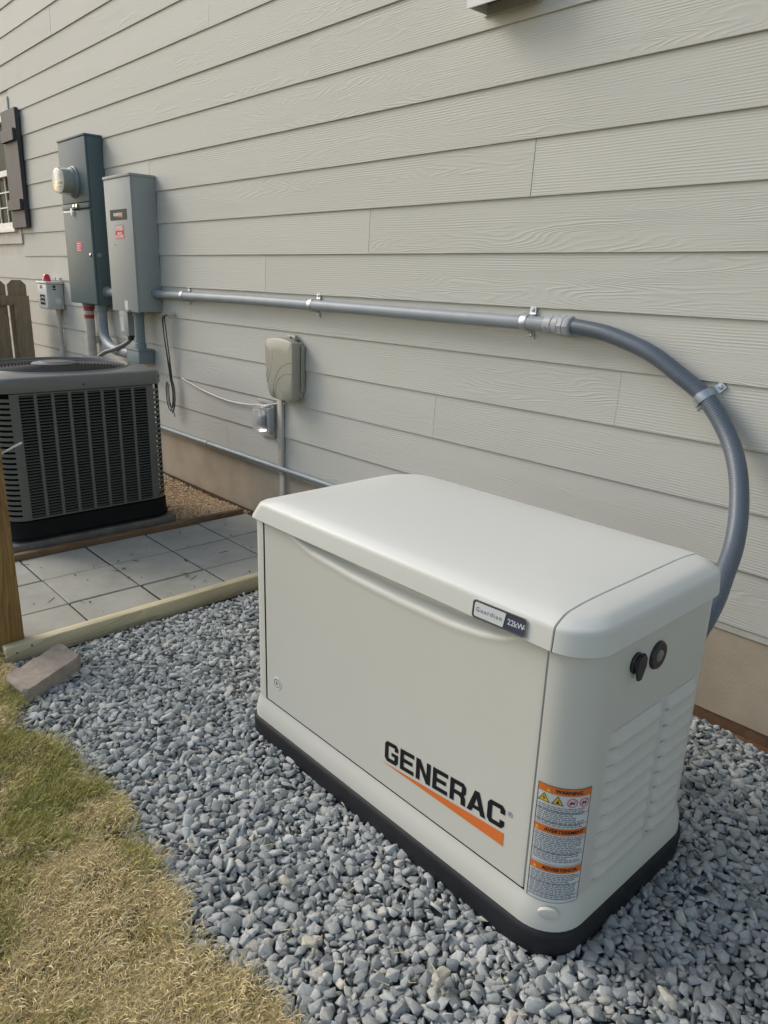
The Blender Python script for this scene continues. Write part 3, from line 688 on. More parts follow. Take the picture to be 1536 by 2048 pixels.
# lock and status light on the end
def onend(y, z): return Vector((BX1, y, z))
bm = BM(); p0 = onend(-.978, .5965); lathe(bm, p0-Vector((.002, 0, 0)), (1, 0, 0), [(0, .0215), (.006, .0215), (.008, .019), (.008, .0155), (.011, .014), (.012, .012)])
lockp = obj('cover_lock', bm, 'black', gen, 35)
bm = BM(); PLk = Plane(p0, (0, 1, 0), (0, 0, 1)); poly(bm, PLk, [[(-.012, .016), (.006, .0225), (.016, .010), (.016, -.006), (.007, -.024), (.004, -.031), (-.007, -.031), (-.012, -.018), (-.017, -.004)]], .0095, .005); obj('lock_flap', bm, 'black', lockp)
bm = BM(); p1 = onend(-.896, .5855); lathe(bm, p1-Vector((.002, 0, 0)), (1, 0, 0), [(0, .0295), (.005, .0295), (.0085, .027), (.0085, .015), (.007, .0135), (.007, .0)], 36); ring = obj('status_light', bm, 'black', gen, 35)
bm = BM(); lathe(bm, p1+Vector((.0052, 0, 0)), (1, 0, 0), [(0, .0132), (.002, .0125), (.0035, .009), (.004, .0)], 28); obj('lens', bm, 'lens', ring, 35)
# round blanking plug low on the near corner
def corner(a, z, off=0.0):                            # a metres round the near corner from the front
    t = a/BR; return Vector((BX1-BR+(BR+off)*math.sin(t), BY0+BR-(BR+off)*math.cos(t), z))
bm = BM()
n_ = 30; top = []; low = []; cen = corner(.052, .099, .0125)
for k in range(n_):
    a = 2*PI*k/n_; ca, sa = math.cos(a), math.sin(a); low.append(corner(.052+.0190*ca, .0915+.0125*sa, .0060)); top.append(corner(.052+.0185*ca, .0915+.0120*sa, .0128))
loft(bm, [low, top, [corner(.052+.0165*math.cos(2*PI*k/n_), .0915+.0105*math.sin(2*PI*k/n_), .0136) for k in range(n_)]])
obj('blanking_plug', bm, 'gen', gen, 45)
# warning label wrapped on the near corner
LA, LW, LT, LB = .006, .106, .377, .112
def LP(u, v, c): return corner(LA+LW*u, LT+(LB-LT)*v - .004*u, .0008+c)
def lrect(bm, u0, u1, v0, v1, c, n=None):
    n = n or max(1, int((u1-u0)*14)); a = [bm.verts.new(LP(u0+(u1-u0)*k/n, v0, c)) for k in range(n+1)]; b_ = [bm.verts.new(LP(u0+(u1-u0)*k/n, v1, c)) for k in range(n+1)]
    for i in range(n): bm.faces.new((b_[i], b_[i+1], a[i+1], a[i]))
bm = BM(); lrect(bm, 0, 1, 0, 1, 0, 16); wl = obj('warning_label', bm, 'labelwhite', gen, 40)
bm = BM(); r3 = random.Random(3)
for u0, u1, v0, v1 in ((0, 1, 0, .003), (0, 1, .997, 1), (0, .012, 0, 1), (.988, 1, 0, 1)): lrect(bm, u0, u1, v0, v1, .0004)
for v in (.205, .30, .355, .43, .56, .66, .71, .83, .93, .965): lrect(bm, .012, .988, v-.0012, v+.0012, .0004)
obj('label_rules', bm, 'blackink', wl)
for b0, b1 in ((.155, .335), (.40, .65), (.735, .985)):
    bm = BM(); v = b0+.012
    while v < b1-.012:
        u = .04
        while u < .9:
            w = r3.uniform(.03, .10)
            if u+w > .95: break
            lrect(bm, u, u+w, v-.0036, v+.0036, .0004, 1); u += w+.02
            if u > .62 and r3.random() < .12: break
        v += .0155
    obj('fine_print', bm, 'greyink', wl)
class LabelMap:
    def __init__(s, u, v): s.u, s.v = u, v
    def __call__(s, a, b, c=0): return LP(s.u+a/LW, s.v-b/(LT-LB), c)
for v, w, u in ((.0, 'WARNING', .2), (.335, 'AVERTISSEMENT', .06), (.668, 'ADVERTENCIA', .1)):
    bm = BM(); lrect(bm, 0.012, .988, v+.003, v+.062, .0006); obj('heading_band', bm, 'orange', wl)
    bm = BM(); text(bm, LabelMap(.56, v+.033), w, .0105, 0, 0, .0010, .0003, 1.0, 'CENTER'); obj('heading_text', bm, 'blackink', wl)
    bm = BM(); poly(bm, LabelMap(u, v+.035), [[(-.004, -.004), (.004, -.004), (0, .004)]], .0011); obj('alert_mark', bm, 'yellow', wl)
for u in (.13, .37):
    LMp = LabelMap(u, .108)
    bm = BM(); poly(bm, LMp, [[(-.0098, -.0085), (.0098, -.0085), (0, .0085)]], .0008); obj('warning_triangle', bm, 'yellow', wl)
    bm = BM(); poly(bm, LMp, [[(-.0112, -.0095), (.0112, -.0095), (0, .0102)], [(-.0090, -.0080), (.0090, -.0080), (0, .0080)]], .0010)
    poly(bm, LMp, [[(.001, .004), (-.003, -.001), (0, -.001), (-.001, -.0065), (.003, -.0005), (0, -.0005)]] if u < .2 else [[(-.004, -.006), (-.001, -.0035), (-.001, -.001), (.001, .003), (.002, -.003), (.005, -.006)]], .0010)
    obj('triangle_symbol', bm, 'blackink', wl)
for u in (.63, .86):
    LMp = LabelMap(u, .115)
    bm = BM(); poly(bm, LMp, [[(-.005, -.003), (.004, -.003), (.005, 0), (-.001, .001), (-.002, .004), (-.004, .002)]], .0008); obj('prohibition_symbol', bm, 'blackink', wl)
    bm = BM(); poly(bm, LMp, [disc2(0, 0, .0100), disc2(0, 0, .0084)], .0010); poly(bm, LMp, [[(-.0068, -.0056), (-.0056, -.0068), (.0068, .0056), (.0056, .0068)]], .0011)
    obj('prohibition_sign', bm, 'pinkink', wl)

# ================================================================ CONDUIT, HOSE, STRAPS
ZC = 1.143
con = thing('conduit', 'long straight grey conduit running level along the siding from the boxes', 'conduit', (-2.9, -.05, ZC))
bm = BM(); tube(bm, [(-4.405, -.047, 1.147), (-3.4, -.049, 1.150), (-2.8, -.05, 1.148), (-2.1, -.05, 1.144), (-1.50, -.05, 1.141)], .0235, 28); obj('pipe', bm, 'conduit', con, 40)
bm = BM(); lathe(bm, (-4.409, -.047, 1.147), (1, 0, 0), [(0, .032), (.012, .032), (.014, .028), (.03, .0275), (.031, .024)]); obj('box_connector', bm, 'jbox', con, 40)
hose = thing('flexible_conduit', 'blue-grey flexible conduit curving from the wall pipe down behind the generator', 'hose', (-0.95, -.05, .97))
hp = [(-1.45, -.05, 1.1405), (-1.40, -.05, 1.140), (-1.33, -.05, 1.133), (-1.263, -.05, 1.12), (-1.14, -.05, 1.082), (-1.038, -.048, 1.026), (-.949, -.046, .968), (-.861, -.07, .879), (-.798, -.12, .798), (-.749, -.19, .709), (-.715, -.27, .637), (-.692, -.36, .583), (-.672, -.45, .533), (-.668, -.54, .475), (-.68, -.606, .43)]
pts = spline(hp, 760); rr = [.0248+.0005*math.sin(i*2*PI/4.0) for i in range(len(pts))]
bm = BM(); tube(bm, pts, rr, 22); obj('tubing', bm, 'hose', hose, 80)
ax = (1, 0, -.012)
bm = BM(); lathe(bm, (-1.525, -.05, 1.1415), ax, [(0, .0262), (.002, .0285), (.030, .0285), (.032, .026), (.036, .026), (.037, .0305), (.058, .0305), (.059, .027)], 26); obj('coupling', bm, 'fitting', hose, 35)
bm = BM(); lathe(bm, (-1.464, -.05, 1.1408), ax, [(0, .026), (.001, .0345), (.018, .0345), (.019, .032), (.022, .032), (.023, .0355), (.038, .0355), (.043, .033), (.045, .0285), (.046, .0265)], 8); nut = obj('gland_nut', bm, 'fitting', hose, 25)
bm = BM(); poly(bm, Plane((-1.517, -.0795, 1.130), (1, 0, 0), (0, 0, 1)), [rect(.002, .010, -.004, .004)], 0, .001); obj('size_mark', bm, 'greyink', hose)
def make_strap(name, label, group, r=.0245, ear=.030):
    t = thing(name, label, 'pipe strap', (0, 0, 0), group)
    bm = BM(); w = .0125; loops = []
    path = [(-r-ear, .0)]; path += [(-r-.006, 0), (-r-.001, .004)]
    for k in range(13):
        a = PI-PI*k/12; path.append(((r+.0008)*math.cos(a), .036+(r+.0008)*math.sin(a)))
    path += [(r+.001, .004), (r+.006, 0), (r+ear, 0)]
    P2 = [(u, d+.0022) for u, d in path]
    for u, d in path: pass
    a0 = [[(x, -(d+.0005), u) for (u, d), x in ((q, xx) for q in path)] for xx in (-w, w)]
    b0 = []
    nrm = []
    for i in range(len(path)):
        p, q = Vector(path[max(0, i-1)]), Vector(path[min(len(path)-1, i+1)]); tdir = (q-p).normalized(); nrm.append(Vector((-tdir.y, tdir.x)))
    def P3(i, x, o): u, d = path[i]; return (x, -(d+nrm[i].y*o), u+nrm[i].x*o)
    loft(bm, [[P3(i, -w, .0002), P3(i, w, .0002), P3(i, w, .0028), P3(i, 0, .0042 if 2 < i < len(path)-3 else .0028), P3(i, -w, .0028)] for i in range(len(path))])
    bmesh.ops.recalc_face_normals(bm, faces=bm.faces)
    obj('band', bm, 'zinc', t, 50)
    for s in (-1, 1):
        bm = BM(); lathe(bm, (0, -.0028, s*(r+ear*.60)), (0, -1, 0), [(0, .0075), (.001, .0075), (.0025, .006), (.004, .0055), (.0045, .003), (.0042, 0)], 14); obj('screw', bm, 'zinc', t, 40)
    return t
strap0 = make_strap('pipe_strap', 'bright two-hole strap on the grey conduit, close beside the grey transfer box', 'metal straps fixing the pipe run to the siding')
def copy_thing(o, loc, rot, label):
    c = o.copy(); C.objects.link(c); c.location = loc; c.rotation_euler = rot; c['label'] = label
    for ch in o.children:
        d = ch.copy(); C.objects.link(d); d.parent = c
    return c
bpy.context.view_layer.update()
for x, z, ry, y, lab in ((-2.829, 1.148, 0, -.0105, 'bright two-hole strap in the middle of the straight conduit, up from the beige box'),
                      (-1.611, 1.142, 0, -.0105, 'bright two-hole strap just left of the pale plastic coupling'),
                      (-.957, .972, math.radians(45), -.0095, 'bright tilted strap holding down the bend of the flexible conduit')):
    copy_thing(strap0, (x, y, z), (0, ry, 0), lab)
strap0.location = (-4.062, -.0085, 1.148)

# ================================================================ METER PANEL
mp = thing('meter_panel', 'tall blue-green metal electric meter cabinet with a round glass meter', 'meter box', (-5.36, -.06, 1.05))
MX0, MX1, MYF, MZ0, MZ1 = -5.60, -5.128, -.125, 1.05, 2.10
bm = BM(); box(bm, MX0, MX1, MYF+.014, -.011, MZ0, MZ1-.012, .003); obj('cabinet', bm, 'meterpaint', mp, 30)
bm = BM(); box(bm, MX0-.003, MX1+.003, MYF-.004, -.010, MZ1-.0115, MZ1+.002, .003); obj('rain_cap', bm, 'meterpaint', mp, 30)
bm = BM(); box(bm, MX0+.001, MX1-.001, MYF, MYF+.0135, 1.70, MZ1-.013, .004, 3); upc = obj('meter_cover', bm, 'meterpaint', mp, 30)
bm = BM(); box(bm, MX0+.001, MX1-.001, MYF-.006, MYF+.0135, 1.662, 1.696, .004, 3); obj('cover_flange', bm, 'meterpaint', mp, 30)
bm = BM(); box(bm, MX0+.001, MX1-.001, MYF-.003, MYF+.0135, MZ0+.002, 1.652, .005, 3); dr = obj('breaker_door', bm, 'meterpaint', mp, 30)
bm = BM(); box(bm, -5.585, -5.40, MYF-.0035, MYF-.0008, 1.6455, 1.6575); obj('door_edge', bm, 'alarmlid', mp)
bm = BM(); lathe(bm, (-5.362, MYF, 1.829), (0, -1, 0), [(-.004, .098), (.008, .098), (.012, .092), (.026, .090), (.028, .086)], 40); obj('meter_ring', bm, 'galv', upc, 35)
bm = BM(); lathe(bm, (-5.362, MYF-.012, 1.829), (0, -1, 0), [(0, .084), (.075, .080), (.094, .079), (.100, .075), (.1015, .068), (.1015, 0), (.098, 0), (.098, .067), (.096, .0725), (.092, .076), (.01, .0805)], 40)
mg = obj('meter_glass', bm, 'glass', upc, 35)
bm = BM(); lathe(bm, (-5.362, MYF-.014, 1.829), (0, -1, 0), [(0, .074), (.074, .0715), (.0765, .069), (.077, 0)], 36); mf = obj('meter_body', bm, 'meterface', upc, 35)
bm = BM(); PM = Plane((-5.362, MYF-.0912, 1.829), (1, 0, 0), (0, 0, 1))
poly(bm, PM, [rect(-.034, .034, .012, .030), rect(-.031, .031, .015, .027)], .001, .001)
for a in (-.03, -.010, .010, .03): poly(bm, PM, [disc2(a, -.012, .009, 14), disc2(a, -.012, .006, 14)], .001, .001)
poly(bm, PM, [rect(-.02, .02, -.040, -.034)], .001, .001); poly(bm, PM, [rect(-.012, .012, .036, .042)], .001, .001)
obj('meter_dials', bm, 'greyink', mf)
bm = BM(); box(bm, -5.375, -5.34, MYF-.020, MYF-.0065, 1.668, 1.690, .003); lathe(bm, (-5.312, MYF-.006, 1.679), (0, -1, 0), [(0, .014), (.010, .014), (.013, .010), (.013, 0)], 16); obj('latch', bm, 'chrome', mp, 35)
bm = BM(); box(bm, -5.425, -5.392, MYF-.017, MYF-.0125, 1.622, 1.668, .002); obj('seal_tag', bm, 'alarmlid', mp, 35)
PP = Plane((-5.40, MYF-.003, 1.392), (1, 0, 0), (0, 0, 1))
bm = BM(); poly(bm, PP, [rrect2(0, .088, 0, .064, .004)], .0008); pk = obj('danger_sticker', bm, 'pinkink', dr)
bm = BM()
for i, w in enumerate((.06, .066, .052, .06)):
    u = .008
    for q in (.3, .42, .28): poly(bm, PP, [rect(u, u+w*q-.004, .054-.0145*i-.004, .054-.0145*i+.002)], .0016); u += w*q+.002
obj('sticker_lines', bm, 'labelwhite', pk)
bm = BM(); lathe(bm, (-5.165, MYF-.003, 1.370), (0, -1, 0), [(0, .012), (.006, .012), (.008, .009), (.008, 0)], 18); obj('door_catch', bm, 'chrome', dr, 35)
bm = BM(); lathe(bm, (MX1, -.086, 1.369), (1, 0, 0), [(-.001, .016), (.003, .016), (.005, .013), (.005, 0)], 20); obj('knockout_plug', bm, 'galv', mp, 35)

nip = thing('conduit_nipple', 'short grey conduit nipple joining the meter cabinet to the transfer box', 'conduit', (-4.95, -.05, 1.137))
bm = BM(); cyl(bm, (-5.10, -.05, 1.137), (-4.79, -.05, 1.137), .0265, 24); obj('pipe', bm, 'conduit', nip, 40)
bm = BM(); lathe(bm, (-5.127, -.05, 1.137), (1, 0, 0), [(0, .037), (.010, .037), (.012, .031), (.030, .030), (.031, .0268)], 24); obj('locknut', bm, 'jbox', nip, 35)

# ================================================================ TRANSFER SWITCH
ts = thing('transfer_switch', 'plain light grey metal transfer switch box, right of the meter cabinet', 'switch box', (-4.59, -.08, 1.035))
TX0, TX1, TYF, TZ0, TZ1 = -4.782, -4.412, -.168, 1.038, 1.800
bm = BM(); box(bm, TX0+.002, TX1, TYF+.012, -.011, TZ0+.002, TZ1-.002, .002); obj('cabinet', bm, 'tspaint', ts, 30)
bm = BM(); box(bm, TX0, TX1+.0015, TYF, TYF+.0115, TZ0-.002, TZ1-.004, .003, 2); tdoor = obj('front_cover', bm, 'tspaint', ts, 30)
bm = BM(); box(bm, TX0-.004, TX1+.004, TYF-.005, -.011, TZ1-.0035, TZ1+.013, .003); obj('rain_cap', bm, 'tspaint', ts, 30)
PT = Plane((-4.716, TYF, 1.564), (1, 0, 0), (0, 0, 1))
bm = BM(); poly(bm, PT, [rect(0, .240, 0, .060)], .0008); npl = obj('nameplate', bm, 'blackink', tdoor)
npl.data.materials[0] = plain('charcoal_plate', (0.040, 0.044, 0.05), 0.6, spec=0.15)
PT2 = Plane((-4.664, TYF, 1.588), (1, 0, 0), (0, 0, 1))
bm = BM(); logo(bm, PT2, .125, .017, .0014); obj('nameplate_logo', bm, 'labelwhite', npl)
bm = BM(); poly(bm, PT2, [[(0.0, -.004), (.125, -.003), (.125, -.011)]], .0014); obj('nameplate_swoosh', bm, 'orange', npl)
PTR = Plane((-4.658, TYF, 1.459), (1, 0, 0), (0, 0, 1))
bm = BM(); poly(bm, PTR, [rrect2(0, .126, 0, .077, .006)], .0008); rl = obj('disconnect_label', bm, 'redink', tdoor)
bm = BM()
for w, b_ in (('EMERGENCY', .066), ('DISCONNECT', .052), ('SERVICE', .029), ('DISCONNECT', .013)): text(bm, PTR, w, .0185, .063, b_, .0014, .0006, .95, 'CENTER')
poly(bm, PTR, [rrect2(.003, .123, .003, .074, .005), rrect2(.0045, .1215, .0045, .0725, .004)], .0014)
obj('disconnect_lettering', bm, 'labelwhite', rl)
bm = BM(); box(bm, -4.594, -4.545, TYF-.0015, TYF-.0002, 1.048, 1.100); obj('cover_sticker', bm, 'labelwhite', tdoor)
bm = BM(); box(bm, -4.540, -4.512, TYF-.022, TYF-.0003, 1.034, 1.048, .003); obj('hasp', bm, 'tspaint', tdoor, 35)
bm = BM(); lathe(bm, (-4.672, TYF, 1.425), (0, -1, 0), [(0, .004), (.003, .003), (.003, 0)], 10); obj('cover_screw', bm, 'greyink', tdoor, 35)

# septic alarm
al = thing('alarm_box', 'small pale plastic alarm box with a red dome light on its top', 'alarm box', (-6.16, -.07, .98))
bm = BM(); box(bm, -6.262, -6.058, -.128, -.012, .978, 1.166, .006, 3); ab = obj('enclosure', bm, 'alarm', al, 35)
bm = BM(); box(bm, -6.275, -6.050, -.140, -.011, 1.1665, 1.184, .004, 2); obj('lid', bm, 'alarmlid', al, 35)
bm = BM(); box(bm, -6.266, -6.07, -.1335, -.1282, .984, 1.162, .002); af = obj('front_cover', bm, 'alarmlid', al, 35)
bm = BM(); lathe(bm, (-6.145, -.098, 1.184), (0, 0, 1), [(0, .030), (.010, .030), (.040, .023), (.050, .017), (.053, .008), (.0535, 0)], 24); obj('beacon', bm, 'redlens', al, 45)
PA = Plane((-6.225, -.1335, 1.010), (1, 0, 0), (0, 0, 1))
bm = BM(); poly(bm, PA, [rect(0, .105, 0, .075)], .0006); bs_ = obj('brand_sticker', bm, 'blackink', af)
bm = BM()
for a, b_, w in ((.015, .045, .02), (.04, .05, .03), (.075, .045, .02), (.02, .018, .025), (.05, .022, .018), (.072, .015, .022)): poly(bm, PA, [rrect2(a, a+w, b_, b_+.013, .004)], .0012)
obj('sticker_marks', bm, 'labelwhite', bs_)
bm = BM(); poly(bm, PA, [rect(.015, .07, .12, .145)], .0006); obj('rating_sticker', bm, 'greyink', af)
bm = BM(); lathe(bm, (-6.058, -.055, 1.040), (1, 0, 0), [(0, .026), (.004, .026), (.005, .022), (.009, .020), (.010, 0)], 22); obj('test_button', bm, 'alarmlid', al, 40)
bm = BM(); lathe(bm, (-6.058, -.080, 1.146), (1, 0, 0), [(0, .011), (.004, .010), (.005, 0)], 16); PAx = Plane((-6.057, -.080, 1.126), (0, 1, 0), (0, 0, 1)); poly(bm, PAx, [rect(-.014, .014, -.004, .004)], .0006); obj('toggle_switch', bm, 'black', al, 40)
for y in (-.055, -.020):
    bm = BM(); cyl(bm, (-6.09, y, 1.184), (-6.09, y, 1.205), .005, 12); lathe(bm, (-6.09, y, 1.203), (0, 0, 1), [(0, .009), (.008, .009), (.011, .006), (.011, 0)], 12); obj('cable_gland', bm, 'alarmlid', al, 40)
pa = thing('alarm_riser', 'thin pale plastic riser pipe below the alarm box', 'pipe', (-6.137, -.03, 0))
bm = BM(); cyl(bm, (-6.137, -.034, -.01), (-6.137, -.034, .96), .0165, 20); obj('pipe', bm, 'pvcdirty', pa, 40)
bm = BM(); lathe(bm, (-6.137, -.034, .950), (0, 0, 1), [(0, .0168), (.001, .020), (.027, .021), (.028, .0168)], 20); obj('socket', bm, 'alarm', pa, 40)

# service riser with red bands
pv = thing('service_riser', 'thick weathered white pipe with two red tape bands under the meter cabinet', 'pipe', (-5.465, -.06, 0))
bm = BM(); cyl(bm, (-5.465, -.058, -.01), (-5.465, -.058, 1.046), .0335, 28); obj('pipe', bm, 'pvcdirty', pv, 40)
for z0, z1, r in ((.998, 1.030, .0345), (.945, .972, .0342)):
    bm = BM(); lathe(bm, (-5.465, -.058, z0), (0, 0, 1), [(0, .0336), (.0005, r), (z1-z0-.0005, r), (z1-z0, .0336)], 28); obj('red_band', bm, 'redtape', pv, 40)
bm = BM(); lathe(bm, (-5.465, -.058, 1.028), (0, 0, 1), [(0, .036), (.002, .041), (.021, .041)], 28); obj('hub', bm, 'jbox', pv, 40)
gb = thing('ground_clamp_box', 'tiny tan block on the siding right of the banded riser', 'terminal block', (-5.45, -.02, .775))
bm = BM(); box(bm, -5.475, -5.415, -.038, -.012, .775, .823, .004); obj('body', bm, 'raceway', gb, 35)
bm = BM(); box(bm, -5.478, -5.412, -.0405, -.0382, .772, .826, .001); obj('cover', bm, 'beige', gb, 35)
cv = thing('elbow_conduit', 'grey conduit bending from under the meter cabinet into a square junction box', 'conduit', (-5.2, -.075, .76))
bm = BM(); tube(bm, spline([(-5.20, -.070, 1.046), (-5.20, -.071, .98), (-5.198, -.073, .90), (-5.165, -.077, .832), (-5.085, -.081, .785), (-4.98, -.085, .766), (-4.88, -.086, .762), (-4.738, -.086, .762)], 60), .0335, 26); obj('pipe', bm, 'conduit', cv, 40)
bm = BM(); lathe(bm, (-5.20, -.070, 1.005), (0, 0, 1), [(0, .0338), (.001, .042), (.044, .043)], 26); obj('hub', bm, 'jbox', cv, 40)
jb = thing('junction_box', 'square grey plastic junction box on the wall below the transfer box', 'junction box', (-4.64, -.07, .71))
bm = BM(); box(bm, -4.738, -4.555, -.118, -.012, .712, .792, .004); obj('body', bm, 'jbox', jb, 30)
bm = BM(); box(bm, -4.744, -4.549, -.122, -.0115, .7925, .803, .003); obj('cover', bm, 'jbox', jb, 30)
dp = thing('drop_conduit', 'short thick grey conduit dropping from the transfer box to the junction box', 'conduit', (-4.592, -.085, .80))
bm = BM(); cyl(bm, (-4.592, -.085, .804), (-4.592, -.085, 1.034), .031, 26); obj('pipe', bm, 'jbox', dp, 40)
bm = BM(); lathe(bm, (-4.592, -.085, .804), (0, 0, 1), [(0, .036), (.034, .0355), (.036, .0312)], 26); obj('coupling', bm, 'jbox', dp, 40)
bm = BM(); lathe(bm, (-4.592, -.085, 1.010), (0, 0, 1), [(0, .0312), (.001, .037), (.025, .037)], 26); obj('coupling', bm, 'jbox', dp, 40)
dc = thing('disconnect_box', 'narrow grey disconnect box half hidden beneath the transfer box', 'disconnect box', (-4.82, -.05, .88))
bm = BM(); box(bm, -4.865, -4.745, -.086, -.012, .876, 1.03, .003); obj('body', bm, 'tspaint', dc, 30)
bm = BM(); box(bm, -4.868, -4.742, -.0915, -.0865, .872, 1.033, .002); obj('cover', bm, 'tspaint', dc, 30)
bm = BM(); box(bm, -4.855, -4.80, -.0925, -.0917, .90, .99); obj('cover_label', bm, 'alarm', dc)
wh = thing('condenser_whip', 'dark flexible cable slanting from the disconnect box down behind the condenser', 'cable', (-4.8, -.09, .8))
bm = BM(); tube(bm, spline([(-4.775, -.062, .876), (-4.778, -.066, .850), (-4.805, -.085, .822), (-4.88, -.13, .782), (-4.98, -.19, .735), (-5.02, -.30, .60), (-4.7, -.42, .42), (-4.25, -.52, .36)], 90), .0135, 16); obj('cable', bm, 'greycable', wh, 60)
bm = BM(); lathe(bm, (-4.775, -.062, .876), (0, -.1, -1), [(0, .024), (.012, .024), (.014, .020), (.030, .019), (.032, .014)], 16); obj('connector', bm, 'black', wh, 40)

# ================================================================ TELEPHONE BOX, OUTLET, RACEWAY
tb = thing('telecom_box', 'beige rounded telephone service box with curved grooves on its cover', 'telecom box', (-3.05, -.04, .69))
out = [(-3.166, .964), (-3.150, .976), (-3.105, .984), (-3.060, .987), (-3.000, .984), (-2.952, .975), (-2.936, .966), (-2.933, .945), (-2.934, .826), (-2.938, .705), (-2.948, .690), (-2.965, .685), (-3.034, .685), (-3.105, .688), (-3.130, .697), (-3.147, .723), (-3.163, .785), (-3.170, .879), (-3.170, .950)]
ctr = Vector((-3.055, .83))
def ring_at(s, y): return [(ctr.x+(x-ctr.x)*s, y, ctr.y+(z-ctr.y)*s) for x, z in out]
bm = BM(); loft(bm, [ring_at(.985, -.042), ring_at(1.0, -.045), ring_at(1.0, -.076), ring_at(.985, -.084), ring_at(.955, -.088), ring_at(.6, -.0895)]); bmesh.ops.recalc_face_normals(bm, faces=bm.faces)
tc_ = obj('cover', bm, 'beige', tb, 40)
bm = BM(); box(bm, -3.158, -2.945, -.0415, -.0125, .70, .968, .004); box(bm, -2.9445, -2.932, -.036, -.014, .735, .955, .002)
for z in (.765, .80, .845, .93): box(bm, -2.9315, -2.928, -.034, -.024, z, z+.010)
obj('base', bm, 'beige', tb, 35)
bm = BM(); box(bm, -3.055, -2.985, -.034, -.0125, .972, 1.000, .007, 3); lug = obj('mounting_lug', bm, 'beige', tb, 40)
bm = BM(); lathe(bm, (-3.02, -.034, .989), (0, -1, 0), [(0, .006), (.003, .005), (.003, 0)], 12); obj('lug_screw', bm, 'black', lug, 40)
def groove(name, pts, mat, w=.0016):
    bm = BM(); tube(bm, spline([(x, -.0888, z) for x, z in pts], 40), w, 6); obj(name, bm, mat, tc_)
groove('groove', [(-3.095, .932), (-3.100, .885), (-3.118, .83), (-3.148, .775), (-3.156, .765)], 'beigelight')
groove('groove', [(-3.128, .92), (-3.131, .88), (-3.142, .83), (-3.160, .79)], 'beigelight', .0011)
groove('groove', [(-2.942, .876), (-2.99, .866), (-3.05, .828), (-3.088, .765), (-3.100, .70)], 'beigedark')
groove('groove', [(-2.940, .824), (-2.995, .818), (-3.045, .79), (-3.075, .745), (-3.084, .695)], 'beigedark')
bm = BM(); lathe(bm, (-2.950, -.0865, .862), (0, -1, 0), [(0, .0062), (.0015, .006), (.0015, 0)], 14); lathe(bm, (-2.951, -.0865, .838), (0, -1, 0), [(0, .003), (.0015, .003), (.0015, 0)], 10); obj('cover_bolt', bm, 'black', tc_)
rw = thing('raceway', 'flat beige plastic raceway strip dropping from the telephone box to the ground', 'raceway', (-3.133, -.02, 0))
bm = BM(); box(bm, -3.150, -3.112, -.030, -.0125, .28, .684, .003); box(bm, -3.150, -3.112, -.022, -.0045, -.02, .279, .003); obj('cover', bm, 'raceway', rw, 35)
bm = BM(); box(bm, -3.146, -3.116, -.029, -.014, .6845, .692); obj('opening', bm, 'black', rw)
ot = thing('outlet', 'weatherproof outlet with a clear bubble cover on a tan plate', 'outlet', (-3.26, -.03, .46))
bm = BM(); box(bm, -3.335, -3.197, -.0215, -.0125, .458, .652, .002); box(bm, -3.338, -3.194, -.026, -.0220, .634, .655, .002); obj('mounting_plate', bm, 'trim', ot, 35)
bm = BM(); box(bm, -3.262, -3.182, -.062, -.0222, .492, .622, .008, 3); obj('cover_base', bm, 'fitting', ot, 35)
bm = BM(); box(bm, -3.275, -3.196, -.106, -.0625, .500, .617, .010, 3); obj('bubble_cover', bm, 'clear', ot, 35)
bm = BM(); box(bm, -3.255, -3.215, -.0655, -.0626, .515, .600, .002); obj('receptacle', bm, 'alarm', ot, 35)
bm = BM(); box(bm, -3.247, -3.205, -.092, -.067, .531, .585, .004); obj('plug', bm, 'fitting', ot, 35)
bm = BM(); box(bm, -3.245, -3.205, -.068, -.030, .6225, .632, .003); obj('hinge', bm, 'alarmlid', ot, 35)
wc = thing('white_cable', 'thin white cable sagging from a hole in the siding to the outlet', 'cable', (-4.19, -.015, .66))
bm = BM(); tube(bm, spline([(-4.195, .0, .664), (-4.185, -.017, .660), (-4.05, -.020, .638), (-3.90, -.020, .615), (-3.66, -.020, .596), (-3.45, -.022, .603), (-3.34, -.045, .618), (-3.25, -.052, .627), (-3.19, -.030, .640), (-3.15, -.018, .650), (-3.10, -.017, .655)], 120), .0042, 10); obj('cable', bm, 'whitecable', wc, 60)
bm = BM(); lathe(bm, (-4.192, -.006, .6625), (0, -1, 0), [(0, .010), (.003, .010), (.004, .006)], 12); obj('hole_plug', bm, 'black', wc, 40)
cc = thing('cable_coil', 'loose coil of thin dark cables hanging from a stub in the siding', 'cable', (-4.25, -.03, .6))
bm = BM(); cyl(bm, (-4.235, .0, 1.036), (-4.26, -.055, 1.032), .010, 14); obj('stub', bm, 'raceway', cc, 40)
rs = random.Random(9)
for k in range(5):
    j = lambda s=.006: rs.uniform(-s, s)
    bot = .47+.022*k; wd = .026+.009*k; sx = .011*(k-2); sy = -.006*(k % 3)
    p = [(-4.26, -.055, 1.034+j(.003)), (-4.28+sx*.6, -.066+sy, 1.015), (-4.300+sx, -.055+sy, .93), (-4.296+sx*.8, -.045+sy, .80), (-4.284+sx*.4, -.040+sy, .69), (-4.280+sx*.2, -.038+sy, .645)]
    cz, rz, rx = .548+j(.008), .080+.006*k, .024+.007*k
    for q in range(1, 11 if k < 3 else 7):
        a = -2*PI*q/11; p.append((-4.290+rx*math.sin(-a), -.038+sy-.003*q/3, cz+rz*math.cos(a)))
    if k > 2: p += [(-4.286-.016*(k-3), -.036, .445), (-4.276-.03*(k-3), -.034, .41+.02*(k-3))]
    bm = BM(); tube(bm, spline(p, 110), .0030, 8); obj('cable', bm, 'cable' if k % 2 == 0 else 'greycable', cc, 60)

